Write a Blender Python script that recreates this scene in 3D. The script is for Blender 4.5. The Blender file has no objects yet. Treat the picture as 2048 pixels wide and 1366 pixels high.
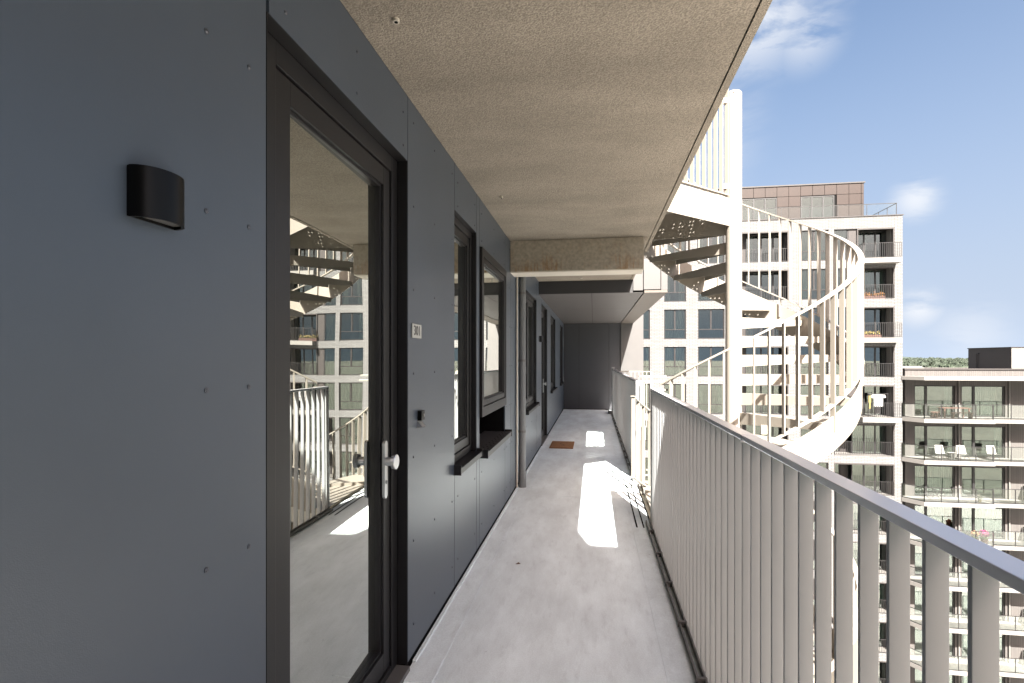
import bpy, bmesh, math, random
from mathutils import Vector, Matrix
from mathutils.geometry import delaunay_2d_cdt
random.seed(7)
sc = bpy.context.scene
C = sc.collection
R = math.radians

# ------------------------------------------------------------------ camera
cam_d = bpy.data.cameras.new("camera"); cam = bpy.data.objects.new("camera", cam_d); C.objects.link(cam)
sc.camera = cam
cam_d.sensor_width = 36.0
cam_d.lens = 18.81
cam_d.shift_y = 35 / 2048
cam_d.clip_start = 0.05; cam_d.clip_end = 20000
cam.location = (0, 0, 1.45)
cam.rotation_euler = (R(90), 0, math.atan(163 / 1070))

# ------------------------------------------------------------------ world, sun, exposure
SUN = Vector((0.27, -0.95, 1.0)).normalized()
world = bpy.data.worlds.new("World"); sc.world = world; world.use_nodes = True
nt = world.node_tree; N = nt.nodes; L = nt.links
N.clear()
wo = N.new('ShaderNodeOutputWorld'); bg = N.new('ShaderNodeBackground')
sky = N.new('ShaderNodeTexSky'); sky.sky_type = 'NISHITA'; sky.sun_disc = False
sky.sun_elevation = math.asin(SUN.z); sky.sun_rotation = math.atan2(SUN.x, SUN.y)
sky.air_density = 0.45; sky.dust_density = 10; sky.ozone_density = 0.6; sky.altitude = 0
bg.inputs['Strength'].default_value = 0.06
tc = N.new('ShaderNodeTexCoord')
def vdir(az_from_y, el):
    a, e = R(az_from_y), R(el)
    return (math.sin(a) * math.cos(e), math.cos(a) * math.cos(e), math.sin(e))
# clouds: soft patches of fractal noise at fixed directions in the sky
mp = N.new('ShaderNodeMapping'); mp.inputs['Scale'].default_value = (1.0, 1.0, 3.0); mp.inputs['Rotation'].default_value = (0.25, 0.5, 0)
no = N.new('ShaderNodeTexNoise'); no.inputs['Scale'].default_value = 9.0; no.inputs['Detail'].default_value = 9; no.inputs['Roughness'].default_value = 0.58; no.inputs['Distortion'].default_value = 0.4
L.new(tc.outputs['Generated'], mp.inputs['Vector']); L.new(mp.outputs['Vector'], no.inputs['Vector'])
def wmath(op, a, b, clamp=False):
    m = N.new('ShaderNodeMath'); m.operation = op; m.use_clamp = clamp
    for i, v in enumerate((a, b)):
        if isinstance(v, (int, float)): m.inputs[i].default_value = v
        else: L.new(v, m.inputs[i])
    return m.outputs[0]
acc = None
for (az, el, w, s) in ((15.5, 31, 7.5, .95), (20, 28, 4, .55), (9, 22, 9, .55), (28.4, 13.4, 2.6, .75), (28.6, 4.4, 2.4, .75), (32, 2.0, 4, .35), (22, 31, 3, .35), (-30, 40, 18, 1), (150, 30, 22, 1), (75, 25, 15, .9), (200, 35, 20, .9), (110, 45, 14, .8)):
    d = N.new('ShaderNodeVectorMath'); d.operation = 'DISTANCE'
    L.new(tc.outputs['Generated'], d.inputs[0]); d.inputs[1].default_value = vdir(az, el)
    mr = N.new('ShaderNodeMapRange'); mr.interpolation_type = 'SMOOTHSTEP'
    mr.inputs['From Min'].default_value = R(w); mr.inputs['From Max'].default_value = 0
    mr.inputs['To Min'].default_value = 0; mr.inputs['To Max'].default_value = s
    L.new(d.outputs['Value'], mr.inputs['Value'])
    acc = mr.outputs[0] if acc is None else wmath('MAXIMUM', acc, mr.outputs[0])
nz = N.new('ShaderNodeMapRange'); nz.inputs['From Min'].default_value = 0.40; nz.inputs['From Max'].default_value = 0.60
L.new(no.outputs['Fac'], nz.inputs['Value'])
base = wmath('MULTIPLY', acc, nz.outputs[0], True)
# thin veil: a little milky everywhere, more towards the horizon
sep = N.new('ShaderNodeSeparateXYZ'); L.new(tc.outputs['Generated'], sep.inputs[0])
vz = N.new('ShaderNodeMapRange'); vz.inputs['From Min'].default_value = 0.0; vz.inputs['From Max'].default_value = 0.6
vz.inputs['To Min'].default_value = 1.0; vz.inputs['To Max'].default_value = 0.10
L.new(sep.outputs['Z'], vz.inputs['Value'])
mixc = N.new('ShaderNodeMix'); mixc.data_type = 'RGBA'
hs = N.new('ShaderNodeHueSaturation'); hs.inputs['Hue'].default_value = 0.487; hs.inputs['Saturation'].default_value = 1.62; hs.inputs['Value'].default_value = 0.70; L.new(sky.outputs[0], hs.inputs['Color'])
L.new(vz.outputs[0], mixc.inputs['Factor']); L.new(hs.outputs[0], mixc.inputs['A']); mixc.inputs['B'].default_value = (1.13, 1.34, 1.68, 1)
mix2 = N.new('ShaderNodeMix'); mix2.data_type = 'RGBA'; L.new(base, mix2.inputs['Factor']); L.new(mixc.outputs['Result'], mix2.inputs['A']); mix2.inputs['B'].default_value = (1.75, 1.78, 1.84, 1)
L.new(mix2.outputs['Result'], bg.inputs['Color']); L.new(bg.outputs[0], wo.inputs['Surface'])
sun_d = bpy.data.lights.new("sun", 'SUN'); sun_d.energy = 4.3; sun_d.angle = R(0.53); sun_d.color = (1.0, 0.95, 0.88)
sun = bpy.data.objects.new("sun", sun_d); C.objects.link(sun)
sun.rotation_euler = SUN.to_track_quat('Z', 'Y').to_euler(); sun.location = (5, -12, 20)
vs = sc.view_settings
vs.view_transform = 'Standard'; vs.look = 'None'; vs.gamma = 1; vs.use_curve_mapping = False
vs.exposure = 3.25
sc.render.engine = 'CYCLES'
sc.cycles.max_bounces = 8; sc.cycles.diffuse_bounces = 5; sc.cycles.glossy_bounces = 4; sc.cycles.transparent_max_bounces = 12
sc.cycles.sample_clamp_indirect = 8; sc.cycles.caustics_reflective = False; sc.cycles.caustics_refractive = False

# ------------------------------------------------------------------ materials
MATS = {}
def mat(name, col, rough=0.6, metal=0.0, var=0.0, vscale=3.0, bump=0.0, bscale=60.0, stretch=(1, 1, 1), spec=0.5, extra=None, bdist=0.01):
    if name in MATS: return MATS[name]
    m = bpy.data.materials.new(name); m.use_nodes = True
    n, l = m.node_tree.nodes, m.node_tree.links
    b = n['Principled BSDF']
    b.inputs['Base Color'].default_value = (*col, 1); b.inputs['Roughness'].default_value = rough
    b.inputs['Metallic'].default_value = metal; b.inputs['Specular IOR Level'].default_value = spec
    t = n.new('ShaderNodeTexCoord'); mpn = n.new('ShaderNodeMapping'); mpn.inputs['Scale'].default_value = stretch
    g = n.new('ShaderNodeNewGeometry'); l.new(g.outputs['Position'], mpn.inputs['Vector'])
    if var > 0:
        x = n.new('ShaderNodeTexNoise'); x.inputs['Scale'].default_value = vscale; x.inputs['Detail'].default_value = 6; x.inputs['Roughness'].default_value = 0.62
        l.new(mpn.outputs[0], x.inputs['Vector'])
        r = n.new('ShaderNodeMapRange'); r.inputs['From Min'].default_value = .3; r.inputs['From Max'].default_value = .7
        r.inputs['To Min'].default_value = 1 - var; r.inputs['To Max'].default_value = 1 + var
        l.new(x.outputs['Fac'], r.inputs['Value'])
        mx = n.new('ShaderNodeVectorMath'); mx.operation = 'SCALE'; mx.inputs[0].default_value = col
        l.new(r.outputs[0], mx.inputs['Scale']); l.new(mx.outputs[0], b.inputs['Base Color'])
    if bump > 0:
        x = n.new('ShaderNodeTexNoise'); x.inputs['Scale'].default_value = bscale; x.inputs['Detail'].default_value = 3
        l.new(mpn.outputs[0], x.inputs['Vector'])
        bp = n.new('ShaderNodeBump'); bp.inputs['Strength'].default_value = bump; bp.inputs['Distance'].default_value = bdist
        l.new(x.outputs['Fac'], bp.inputs['Height']); l.new(bp.outputs[0], b.inputs['Normal'])
    if extra: extra(m, n, l, b, mpn)
    MATS[name] = m
    return m

def glass(name, tint, base_fac, k, back=None, wav=0.0):
    """window glass: clear (or dark room) behind a mirror reflection that follows the viewing angle"""
    m = bpy.data.materials.new(name); m.use_nodes = True
    n, l = m.node_tree.nodes, m.node_tree.links; n.clear()
    o = n.new('ShaderNodeOutputMaterial'); mx = n.new('ShaderNodeMixShader')
    gl = n.new('ShaderNodeBsdfGlossy'); gl.inputs['Roughness'].default_value = 0.0
    gl.inputs['Color'].default_value = (0.93, .96, .92, 1)
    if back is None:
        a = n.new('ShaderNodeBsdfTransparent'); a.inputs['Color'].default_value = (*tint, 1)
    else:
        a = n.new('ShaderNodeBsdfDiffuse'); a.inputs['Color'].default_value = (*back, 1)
    fr = n.new('ShaderNodeFresnel'); fr.inputs['IOR'].default_value = 1.5
    ma = n.new('ShaderNodeMath'); ma.operation = 'MULTIPLY_ADD'; ma.use_clamp = True
    ma.inputs[1].default_value = k; ma.inputs[2].default_value = base_fac
    l.new(fr.outputs[0], ma.inputs[0]); l.new(ma.outputs[0], mx.inputs[0]); l.new(a.outputs[0], mx.inputs[1]); l.new(gl.outputs[0], mx.inputs[2])
    if wav:
        g = n.new('ShaderNodeNewGeometry'); x = n.new('ShaderNodeTexNoise'); x.inputs['Scale'].default_value = 2.2; x.inputs['Detail'].default_value = 0
        l.new(g.outputs['Position'], x.inputs['Vector'])
        bp = n.new('ShaderNodeBump'); bp.inputs['Strength'].default_value = wav; bp.inputs['Distance'].default_value = 0.01
        l.new(x.outputs['Fac'], bp.inputs['Height']); l.new(bp.outputs[0], gl.inputs['Normal'])
    l.new(mx.outputs[0], o.inputs[0])
    return m

def ex_ceiling(m, n, l, b, mpn):
    # sprayed stucco: fine grain plus faint banding across the slab
    g = n.new('ShaderNodeNewGeometry')
    mp2 = n.new('ShaderNodeMapping'); mp2.inputs['Scale'].default_value = (1.0, 2.2, 1); l.new(g.outputs['Position'], mp2.inputs[0])
    a = n.new('ShaderNodeTexNoise'); a.inputs['Scale'].default_value = 1.5; a.inputs['Detail'].default_value = 3; l.new(mp2.outputs[0], a.inputs['Vector'])
    c = n.new('ShaderNodeTexNoise'); c.inputs['Scale'].default_value = 150; c.inputs['Detail'].default_value = 2; l.new(g.outputs['Position'], c.inputs['Vector'])
    r1 = n.new('ShaderNodeMapRange'); r1.inputs['From Min'].default_value = .35; r1.inputs['From Max'].default_value = .65; r1.inputs['To Min'].default_value = .88; r1.inputs['To Max'].default_value = 1.10
    r2 = n.new('ShaderNodeMapRange'); r2.inputs['From Min'].default_value = .35; r2.inputs['From Max'].default_value = .65; r2.inputs['To Min'].default_value = .76; r2.inputs['To Max'].default_value = 1.2
    l.new(a.outputs['Fac'], r1.inputs[0]); l.new(c.outputs['Fac'], r2.inputs[0])
    mu = n.new('ShaderNodeMath'); mu.operation = 'MULTIPLY'; l.new(r1.outputs[0], mu.inputs[0]); l.new(r2.outputs[0], mu.inputs[1])
    v = n.new('ShaderNodeVectorMath'); v.operation = 'SCALE'; v.inputs[0].default_value = (.240, .213, .177)
    l.new(mu.outputs[0], v.inputs['Scale']); l.new(v.outputs[0], b.inputs['Base Color'])
    bp = n.new('ShaderNodeBump'); bp.inputs['Strength'].default_value = 0.8; bp.inputs['Distance'].default_value = 0.006
    l.new(c.outputs['Fac'], bp.inputs['Height']); l.new(bp.outputs[0], b.inputs['Normal'])

def ex_floor(m, n, l, b, mpn):
    g = n.new('ShaderNodeNewGeometry')
    mp2 = n.new('ShaderNodeMapping'); mp2.inputs['Scale'].default_value = (1.6, .55, 1); l.new(g.outputs['Position'], mp2.inputs[0])
    a = n.new('ShaderNodeTexNoise'); a.inputs['Scale'].default_value = 2.6; a.inputs['Detail'].default_value = 8; a.inputs['Roughness'].default_value = .65; l.new(mp2.outputs[0], a.inputs['Vector'])
    r1 = n.new('ShaderNodeMapRange'); r1.inputs['From Min'].default_value = .3; r1.inputs['From Max'].default_value = .7; r1.inputs['To Min'].default_value = .82; r1.inputs['To Max'].default_value = 1.14
    l.new(a.outputs['Fac'], r1.inputs[0])
    c = n.new('ShaderNodeTexNoise'); c.inputs['Scale'].default_value = 140; c.inputs['Detail'].default_value = 3; l.new(g.outputs['Position'], c.inputs['Vector'])
    r2 = n.new('ShaderNodeMapRange'); r2.inputs['From Min'].default_value = .3; r2.inputs['From Max'].default_value = .7; r2.inputs['To Min'].default_value = .93; r2.inputs['To Max'].default_value = 1.07
    l.new(c.outputs['Fac'], r2.inputs[0])
    # pale scuffs
    mp3 = n.new('ShaderNodeMapping'); mp3.inputs['Scale'].default_value = (9, 2.2, 1); mp3.inputs['Rotation'].default_value = (0, 0, .35); l.new(g.outputs['Position'], mp3.inputs[0])
    s = n.new('ShaderNodeTexNoise'); s.inputs['Scale'].default_value = 3; s.inputs['Detail'].default_value = 10; s.inputs['Roughness'].default_value = .75; l.new(mp3.outputs[0], s.inputs['Vector'])
    r3 = n.new('ShaderNodeMapRange'); r3.inputs['From Min'].default_value = .64; r3.inputs['From Max'].default_value = .76; r3.inputs['To Min'].default_value = 1; r3.inputs['To Max'].default_value = 1.3
    l.new(s.outputs['Fac'], r3.inputs[0])
    mu = n.new('ShaderNodeMath'); mu.operation = 'MULTIPLY'; l.new(r1.outputs[0], mu.inputs[0]); l.new(r2.outputs[0], mu.inputs[1])
    m3 = n.new('ShaderNodeMath'); m3.operation = 'MULTIPLY'; l.new(mu.outputs[0], m3.inputs[0]); l.new(r3.outputs[0], m3.inputs[1])
    sx = n.new('ShaderNodeSeparateXYZ'); l.new(g.outputs['Position'], sx.inputs[0])
    ed = n.new('ShaderNodeMapRange'); ed.inputs['From Min'].default_value = .22; ed.inputs['From Max'].default_value = .50; ed.inputs['To Max'].default_value = .55; l.new(sx.outputs['X'], ed.inputs[0])
    dn = n.new('ShaderNodeTexNoise'); dn.inputs['Scale'].default_value = 7; dn.inputs['Detail'].default_value = 9; dn.inputs['Roughness'].default_value = .7; l.new(g.outputs['Position'], dn.inputs['Vector'])
    dm = n.new('ShaderNodeMath'); dm.operation = 'MULTIPLY'; l.new(ed.outputs[0], dm.inputs[0]); l.new(dn.outputs['Fac'], dm.inputs[1])
    sp = n.new('ShaderNodeTexNoise'); sp.inputs['Scale'].default_value = 16; sp.inputs['Detail'].default_value = 2; l.new(g.outputs['Position'], sp.inputs['Vector'])
    ss = n.new('ShaderNodeMapRange'); ss.inputs['From Min'].default_value = .74; ss.inputs['From Max'].default_value = .80; ss.inputs['To Max'].default_value = .22; l.new(sp.outputs['Fac'], ss.inputs[0])
    sb = n.new('ShaderNodeTexNoise'); sb.inputs['Scale'].default_value = 2.1; sb.inputs['Detail'].default_value = 12; sb.inputs['Roughness'].default_value = .72; l.new(mp3.outputs[0], sb.inputs['Vector'])
    s2 = n.new('ShaderNodeMapRange'); s2.inputs['From Min'].default_value = .53; s2.inputs['From Max'].default_value = .72; s2.inputs['To Max'].default_value = .16; l.new(sb.outputs['Fac'], s2.inputs[0])
    ad = n.new('ShaderNodeMath'); ad.operation = 'ADD'; l.new(dm.outputs[0], ad.inputs[0]); l.new(ss.outputs[0], ad.inputs[1])
    a2 = n.new('ShaderNodeMath'); a2.operation = 'ADD'; l.new(ad.outputs[0], a2.inputs[0]); l.new(s2.outputs[0], a2.inputs[1])
    iv = n.new('ShaderNodeMath'); iv.operation = 'SUBTRACT'; iv.inputs[0].default_value = 1.0; l.new(a2.outputs[0], iv.inputs[1])
    m4 = n.new('ShaderNodeMath'); m4.operation = 'MULTIPLY'; l.new(m3.outputs[0], m4.inputs[0]); l.new(iv.outputs[0], m4.inputs[1]); m3 = m4
    v = n.new('ShaderNodeVectorMath'); v.operation = 'SCALE'; v.inputs[0].default_value = (.755, .83, .85)
    l.new(m3.outputs[0], v.inputs['Scale']); l.new(v.outputs[0], b.inputs['Base Color'])
    rr = n.new('ShaderNodeMapRange'); rr.inputs['To Min'].default_value = .42; rr.inputs['To Max'].default_value = .7; l.new(a.outputs['Fac'], rr.inputs[0]); l.new(rr.outputs[0], b.inputs['Roughness'])
    bp = n.new('ShaderNodeBump'); bp.inputs['Strength'].default_value = 0.12; bp.inputs['Distance'].default_value = 0.003
    l.new(c.outputs['Fac'], bp.inputs['Height']); l.new(bp.outputs[0], b.inputs['Normal'])

def ex_beam(m, n, l, b, mpn):
    g = n.new('ShaderNodeNewGeometry')
    mp2 = n.new('ShaderNodeMapping'); mp2.inputs['Scale'].default_value = (26, 6, 3.0); l.new(g.outputs['Position'], mp2.inputs[0])
    a = n.new('ShaderNodeTexNoise'); a.inputs['Scale'].default_value = 1.5; a.inputs['Detail'].default_value = 8; a.inputs['Roughness'].default_value = .7; l.new(mp2.outputs[0], a.inputs['Vector'])
    c = n.new('ShaderNodeTexNoise'); c.inputs['Scale'].default_value = 4.5; c.inputs['Detail'].default_value = 4; l.new(g.outputs['Position'], c.inputs['Vector'])
    mu = n.new('ShaderNodeMath'); mu.operation = 'MULTIPLY'; l.new(a.outputs['Fac'], mu.inputs[0]); l.new(c.outputs['Fac'], mu.inputs[1])
    # rust gathers low on the web
    sx = n.new('ShaderNodeSeparateXYZ'); l.new(g.outputs['Position'], sx.inputs[0])
    lo = n.new('ShaderNodeMapRange'); lo.inputs['From Min'].default_value = 2.62; lo.inputs['From Max'].default_value = 2.36; lo.inputs['To Min'].default_value = .15; lo.inputs['To Max'].default_value = 1; l.new(sx.outputs['Z'], lo.inputs[0])
    r = n.new('ShaderNodeMapRange'); r.inputs['From Min'].default_value = .25; r.inputs['From Max'].default_value = .37; r.inputs['To Max'].default_value = .9; l.new(mu.outputs[0], r.inputs[0])
    m2 = n.new('ShaderNodeMath'); m2.operation = 'MULTIPLY'; l.new(r.outputs[0], m2.inputs[0]); l.new(lo.outputs[0], m2.inputs[1])
    d = n.new('ShaderNodeTexNoise'); d.inputs['Scale'].default_value = 34; d.inputs['Detail'].default_value = 6; l.new(g.outputs['Position'], d.inputs['Vector'])
    rd = n.new('ShaderNodeMapRange'); rd.inputs['From Min'].default_value = .3; rd.inputs['From Max'].default_value = .7; rd.inputs['To Min'].default_value = .78; rd.inputs['To Max'].default_value = 1.15; l.new(d.outputs['Fac'], rd.inputs[0])
    mx = n.new('ShaderNodeMix'); mx.data_type = 'RGBA'; mx.inputs['A'].default_value = (.29, .255, .205, 1); mx.inputs['B'].default_value = (.25, .155, .08, 1)
    l.new(m2.outputs[0], mx.inputs['Factor'])
    v = n.new('ShaderNodeVectorMath'); v.operation = 'SCALE'; l.new(mx.outputs['Result'], v.inputs[0]); l.new(rd.outputs[0], v.inputs['Scale']); l.new(v.outputs[0], b.inputs['Base Color'])

def ex_brick(m, n, l, b, mpn):
    g = n.new('ShaderNodeNewGeometry')
    sx = n.new('ShaderNodeSeparateXYZ'); l.new(g.outputs['Position'], sx.inputs[0])
    ad = n.new('ShaderNodeMath'); ad.operation = 'ADD'; l.new(sx.outputs['X'], ad.inputs[0]); l.new(sx.outputs['Y'], ad.inputs[1])
    cx = n.new('ShaderNodeCombineXYZ'); l.new(ad.outputs[0], cx.inputs['X']); l.new(sx.outputs['Z'], cx.inputs['Y'])
    br = n.new('ShaderNodeTexBrick'); br.inputs['Scale'].default_value = 1.0; br.inputs['Brick Width'].default_value = .42; br.inputs['Row Height'].default_value = .11
    br.inputs['Mortar Size'].default_value = .021; br.inputs['Mortar Smooth'].default_value = .3; br.inputs['Color1'].default_value = (.108, .110, .110, 1); br.inputs['Color2'].default_value = (.086, .087, .087, 1); br.inputs['Mortar'].default_value = (.036, .034, .033, 1)
    l.new(cx.outputs[0], br.inputs['Vector']); l.new(br.outputs['Color'], b.inputs['Base Color'])

def ex_boards(m, n, l, b, mpn):
    g = n.new('ShaderNodeNewGeometry'); sx = n.new('ShaderNodeSeparateXYZ'); l.new(g.outputs['Position'], sx.inputs[0])
    ad = n.new('ShaderNodeMath'); ad.operation = 'ADD'; l.new(sx.outputs['X'], ad.inputs[0]); l.new(sx.outputs['Y'], ad.inputs[1])
    cx = n.new('ShaderNodeCombineXYZ'); l.new(sx.outputs['Z'], cx.inputs['X']); l.new(ad.outputs[0], cx.inputs['Y'])
    br = n.new('ShaderNodeTexBrick'); br.inputs['Scale'].default_value = 1; br.inputs['Brick Width'].default_value = 3.0; br.inputs['Row Height'].default_value = .14
    br.offset = 0.0
    br.inputs['Mortar Size'].default_value = .010; br.inputs['Color1'].default_value = (.058, .053, .050, 1); br.inputs['Color2'].default_value = (.070, .064, .060, 1); br.inputs['Mortar'].default_value = (.027, .025, .0235, 1)
    l.new(cx.outputs[0], br.inputs['Vector']); l.new(br.outputs['Color'], b.inputs['Base Color'])

M_PANEL = mat('fibre_cement_navy', (.048, .062, .083), .38, var=.09, vscale=1.3, bump=.06, bscale=420, spec=.62)
M_BACK = mat('joint_black', (.003, .003, .003), .8, spec=.1)
M_FRAME = mat('door_frame_black', (.0075, .007, .0078), .42, spec=.45)
M_BROWNF = mat('window_frame_brown', (.013, .0115, .0115), .45, spec=.35)
M_CEIL = mat('stucco_ceiling', (.4, .36, .3), .9, extra=ex_ceiling, spec=.2)
M_FLOOR = mat('floor_coating', (.37, .37, .38), .5, extra=ex_floor, spec=.35)
M_BEAM = mat('raw_concrete_stained', (.36, .32, .26), .8, extra=ex_beam)
M_CONC = mat('pale_concrete', (.50, .46, .40), .8, var=.08, vscale=4)
M_SOFFIT = mat('soffit_panel_grey', (.062, .057, .056), .6, var=.05, bump=.03, bscale=300)
M_SOFFB = mat('soffit_panel_brown', (.075, .063, .053), .55, var=.10, vscale=5)
M_CLAD = mat('cladding_beige', (.062, .060, .059), .5, var=.04)
M_BALUS = mat('balustrade_paint', (.225, .236, .242), .42, var=.03, bump=.03, bscale=500)
M_STAIR = mat('stair_paint_cream', (.21, .192, .165), .38, var=.02)
M_STEEL = mat('brushed_steel', (.55, .56, .58), .3, metal=.9)
M_KNOB = mat('dark_steel', (.16, .17, .18), .32, metal=.8)
M_LAMP = mat('lamp_black', (.0018, .0018, .002), .36, spec=.2)
M_LENS = mat('lamp_lens', (.14, .135, .13), .3)
M_SIGN = mat('sign_plate', (.36, .36, .34), .45)
M_INK = mat('sign_ink', (.02, .02, .02), .5)
M_PIPE = mat('downpipe_grey', (.150, .155, .158), .5)
M_COIR = mat('coir', (.27, .13, .05), .95, var=.18, vscale=60, bump=.8, bscale=300)
M_COIRD = mat('coir_dark', (.10, .05, .03), .95)
M_DRAIN = mat('drain_metal', (.13, .125, .12), .5, metal=.3)
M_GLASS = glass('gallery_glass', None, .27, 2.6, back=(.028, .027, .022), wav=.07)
M_GFAR = glass('far_glass', (.80, .88, .86), .07, 1.6)
M_GRAIL = glass('rail_glass', (.93, .955, .95), .01, .8)
M_BRICK = mat('white_brick', (.6, .58, .55), .85, extra=ex_brick)
M_BOARD = mat('grey_brown_boards', (.3, .27, .25), .7, extra=ex_boards)
M_WHITE = mat('white_concrete', (.125, .120, .112), .7, var=.03)
M_RAILD = mat('dark_railing', (.0075, .007, .0075), .5)
M_COPP = mat('brown_metal_panel', (.018, .0102, .0075), .5, var=.10, vscale=.8, spec=.3)
M_CURT = mat('curtain_white', (.16, .165, .15), .9)
M_CURTG = mat('curtain_green_white', (.15, .168, .145), .9)
M_CURTB = mat('curtain_blue', (.12, .22, .30), .9)
M_ROOM = mat('room_wall', (.16, .16, .15), .9, var=.3, vscale=.5)
M_ROOMF = mat('room_floor', (.28, .24, .19), .8)
M_BLACKP = mat('loggia_panel_brown', (.018, .0145, .0135), .6)
M_GRAVEL = mat('roof_gravel', (.10, .085, .073), .95, var=.15, vscale=6)
M_SHADEG = mat('painted_shade_grey', (.020, .0195, .022), .55, var=.03)  # shade of the plant room's unlit side put into the colour
M_WOOD = mat('red_brown_wood', (.055, .024, .016), .7)
M_WCH = mat('white_plastic', (.20, .195, .185), .5)
M_RED = mat('red_panel', (.12, .008, .008), .6)
M_PINK = mat('pink_petals', (.16, .012, .065), .7)
M_LEAF = mat('plant_leaf', (.07, .13, .03), .7, var=.3)
M_YEL = mat('yellow_cloth', (.14, .11, .03), .8)
M_ORA = mat('orange_cloth', (.15, .07, .02), .8)
M_CLOTH = mat('white_cloth', (.2, .2, .2), .9)
M_GRASS = mat('grass_ground', (.085, .085, .065), .95, var=.3, vscale=.05)
M_PAVE = mat('paving', (.33, .32, .30), .9, var=.15, vscale=.3)
M_HILL = mat('wooded_hill', (.022, .034, .026), .95, var=.35, vscale=.02)
M_CROWN = mat('crown_green', (.013, .021, .010), .8, var=.5, vscale=.12)
M_CROWN2 = mat('crown_yellowgreen', (.030, .036, .009), .8, var=.4, vscale=.6)
M_BARK = mat('bark', (.08, .06, .04), .9)

# ------------------------------------------------------------------ helpers
W = {}
def wl(o): return W.get(o.name, Vector((0, 0, 0))) if o else Vector((0, 0, 0))
class MB:
    def __init__(s): s.v = []; s.f = []; s.sm = False
    def box(s, x0, x1, y0, y1, z0, z1):
        i = len(s.v)
        s.v += [(x0, y0, z0), (x1, y0, z0), (x1, y1, z0), (x0, y1, z0), (x0, y0, z1), (x1, y0, z1), (x1, y1, z1), (x0, y1, z1)]
        s.f += [(i, i+3, i+2, i+1), (i+4, i+5, i+6, i+7), (i, i+1, i+5, i+4), (i+1, i+2, i+6, i+5), (i+2, i+3, i+7, i+6), (i+3, i, i+4, i+7)]
        return s
    def prism(s, poly, z0, z1):
        i = len(s.v); n = len(poly)
        s.v += [(p[0], p[1], z0) for p in poly] + [(p[0], p[1], z1) for p in poly]
        s.f.append(tuple(i + k for k in reversed(range(n)))); s.f.append(tuple(i + n + k for k in range(n)))
        for k in range(n):
            j = (k + 1) % n; s.f.append((i + k, i + j, i + n + j, i + n + k))
        return s
    def cyl(s, p, q, r, n=12, r2=None):
        p, q = Vector(p), Vector(q); d = (q - p).normalized()
        u = d.orthogonal().normalized(); w = d.cross(u); i = len(s.v); r2 = r if r2 is None else r2
        for c, rr in ((p, r), (q, r2)):
            for k in range(n):
                a = 2 * math.pi * k / n; s.v.append(tuple(c + (u * math.cos(a) + w * math.sin(a)) * rr))
        s.f.append(tuple(i + k for k in reversed(range(n)))); s.f.append(tuple(i + n + k for k in range(n)))
        for k in range(n):
            j = (k + 1) % n; s.f.append((i + k, i + j, i + n + j, i + n + k))
        return s
    def ringYZ(s, x0, x1, Y0, Y1, Z0, Z1, l, r, b, t):
        """rectangular ring standing in the YZ plane; l r b t are member widths"""
        s.box(x0, x1, Y0, Y0 + l, Z0, Z1); s.box(x0, x1, Y1 - r, Y1, Z0, Z1)
        if b > 0: s.box(x0, x1, Y0 + l, Y1 - r, Z0, Z0 + b)
        if t > 0: s.box(x0, x1, Y0 + l, Y1 - r, Z1 - t, Z1)
        return s
    def ringXZ(s, y0, y1, X0, X1, Z0, Z1, l, r, b, t):
        s.box(X0, X0 + l, y0, y1, Z0, Z1); s.box(X1 - r, X1, y0, y1, Z0, Z1)
        if b > 0: s.box(X0 + l, X1 - r, y0, y1, Z0, Z0 + b)
        if t > 0: s.box(X0 + l, X1 - r, y0, y1, Z1 - t, Z1)
        return s
    def mesh(s, name, m, bevel=0, smooth=False):
        me = bpy.data.meshes.new(name); me.from_pydata(s.v, [], s.f)
        if m: me.materials.append(m)
        if bevel:
            bm = bmesh.new(); bm.from_mesh(me)
            bmesh.ops.bevel(bm, geom=[e for e in bm.edges], offset=bevel, segments=2, affect='EDGES', profile=.5, clamp_overlap=True)
            bm.to_mesh(me); bm.free()
        if smooth:
            bm = bmesh.new(); bm.from_mesh(me)
            bmesh.ops.recalc_face_normals(bm, faces=bm.faces)
            for f in bm.faces: f.smooth = True
            for e in bm.edges:
                if len(e.link_faces) == 2 and e.calc_face_angle(0) > R(38): e.smooth = False
            bm.to_mesh(me); bm.free()
        return me
def link(name, data, parent=None, loc=(0, 0, 0), rz=0, kind=None, label=None):
    """loc is the world position; parents are never rotated"""
    o = bpy.data.objects.new(name, data); C.objects.link(o)
    loc = Vector(loc); W[o.name] = loc
    if parent: o.parent = parent
    o.location = loc - wl(parent); o.rotation_euler = (0, 0, rz)
    if kind: o['kind'] = kind
    if label: o['label'] = label
    return o
def thing(name, label, cat, loc=(0, 0, 0), group=None, kind=None):
    o = link(name, None, None, loc); o.empty_display_size = .2
    if kind: o['kind'] = kind
    else: o['label'] = label; o['category'] = cat
    if group: o['group'] = group
    return o
def part(name, mb, m, parent, bevel=0, smooth=False, kind=None, label=None):
    """mb is in world coordinates"""
    w = wl(parent); mb.v = [(x - w.x, y - w.y, z - w.z) for x, y, z in mb.v]
    return link(name, mb.mesh(name, m, bevel, smooth), parent, w, kind=kind, label=label)
def single(name, mb, m, label, cat, loc, group=None, **k):
    mb.v = [(x - loc[0], y - loc[1], z - loc[2]) for x, y, z in mb.v]
    o = link(name, mb.mesh(name, m, **k), None, loc); o['label'] = label; o['category'] = cat
    if group: o['group'] = group
    return o
def B(*a): return MB().box(*a)

WX = -0.853       # outer face of the gallery wall panels
CE = 2.67         # ceiling height
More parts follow.
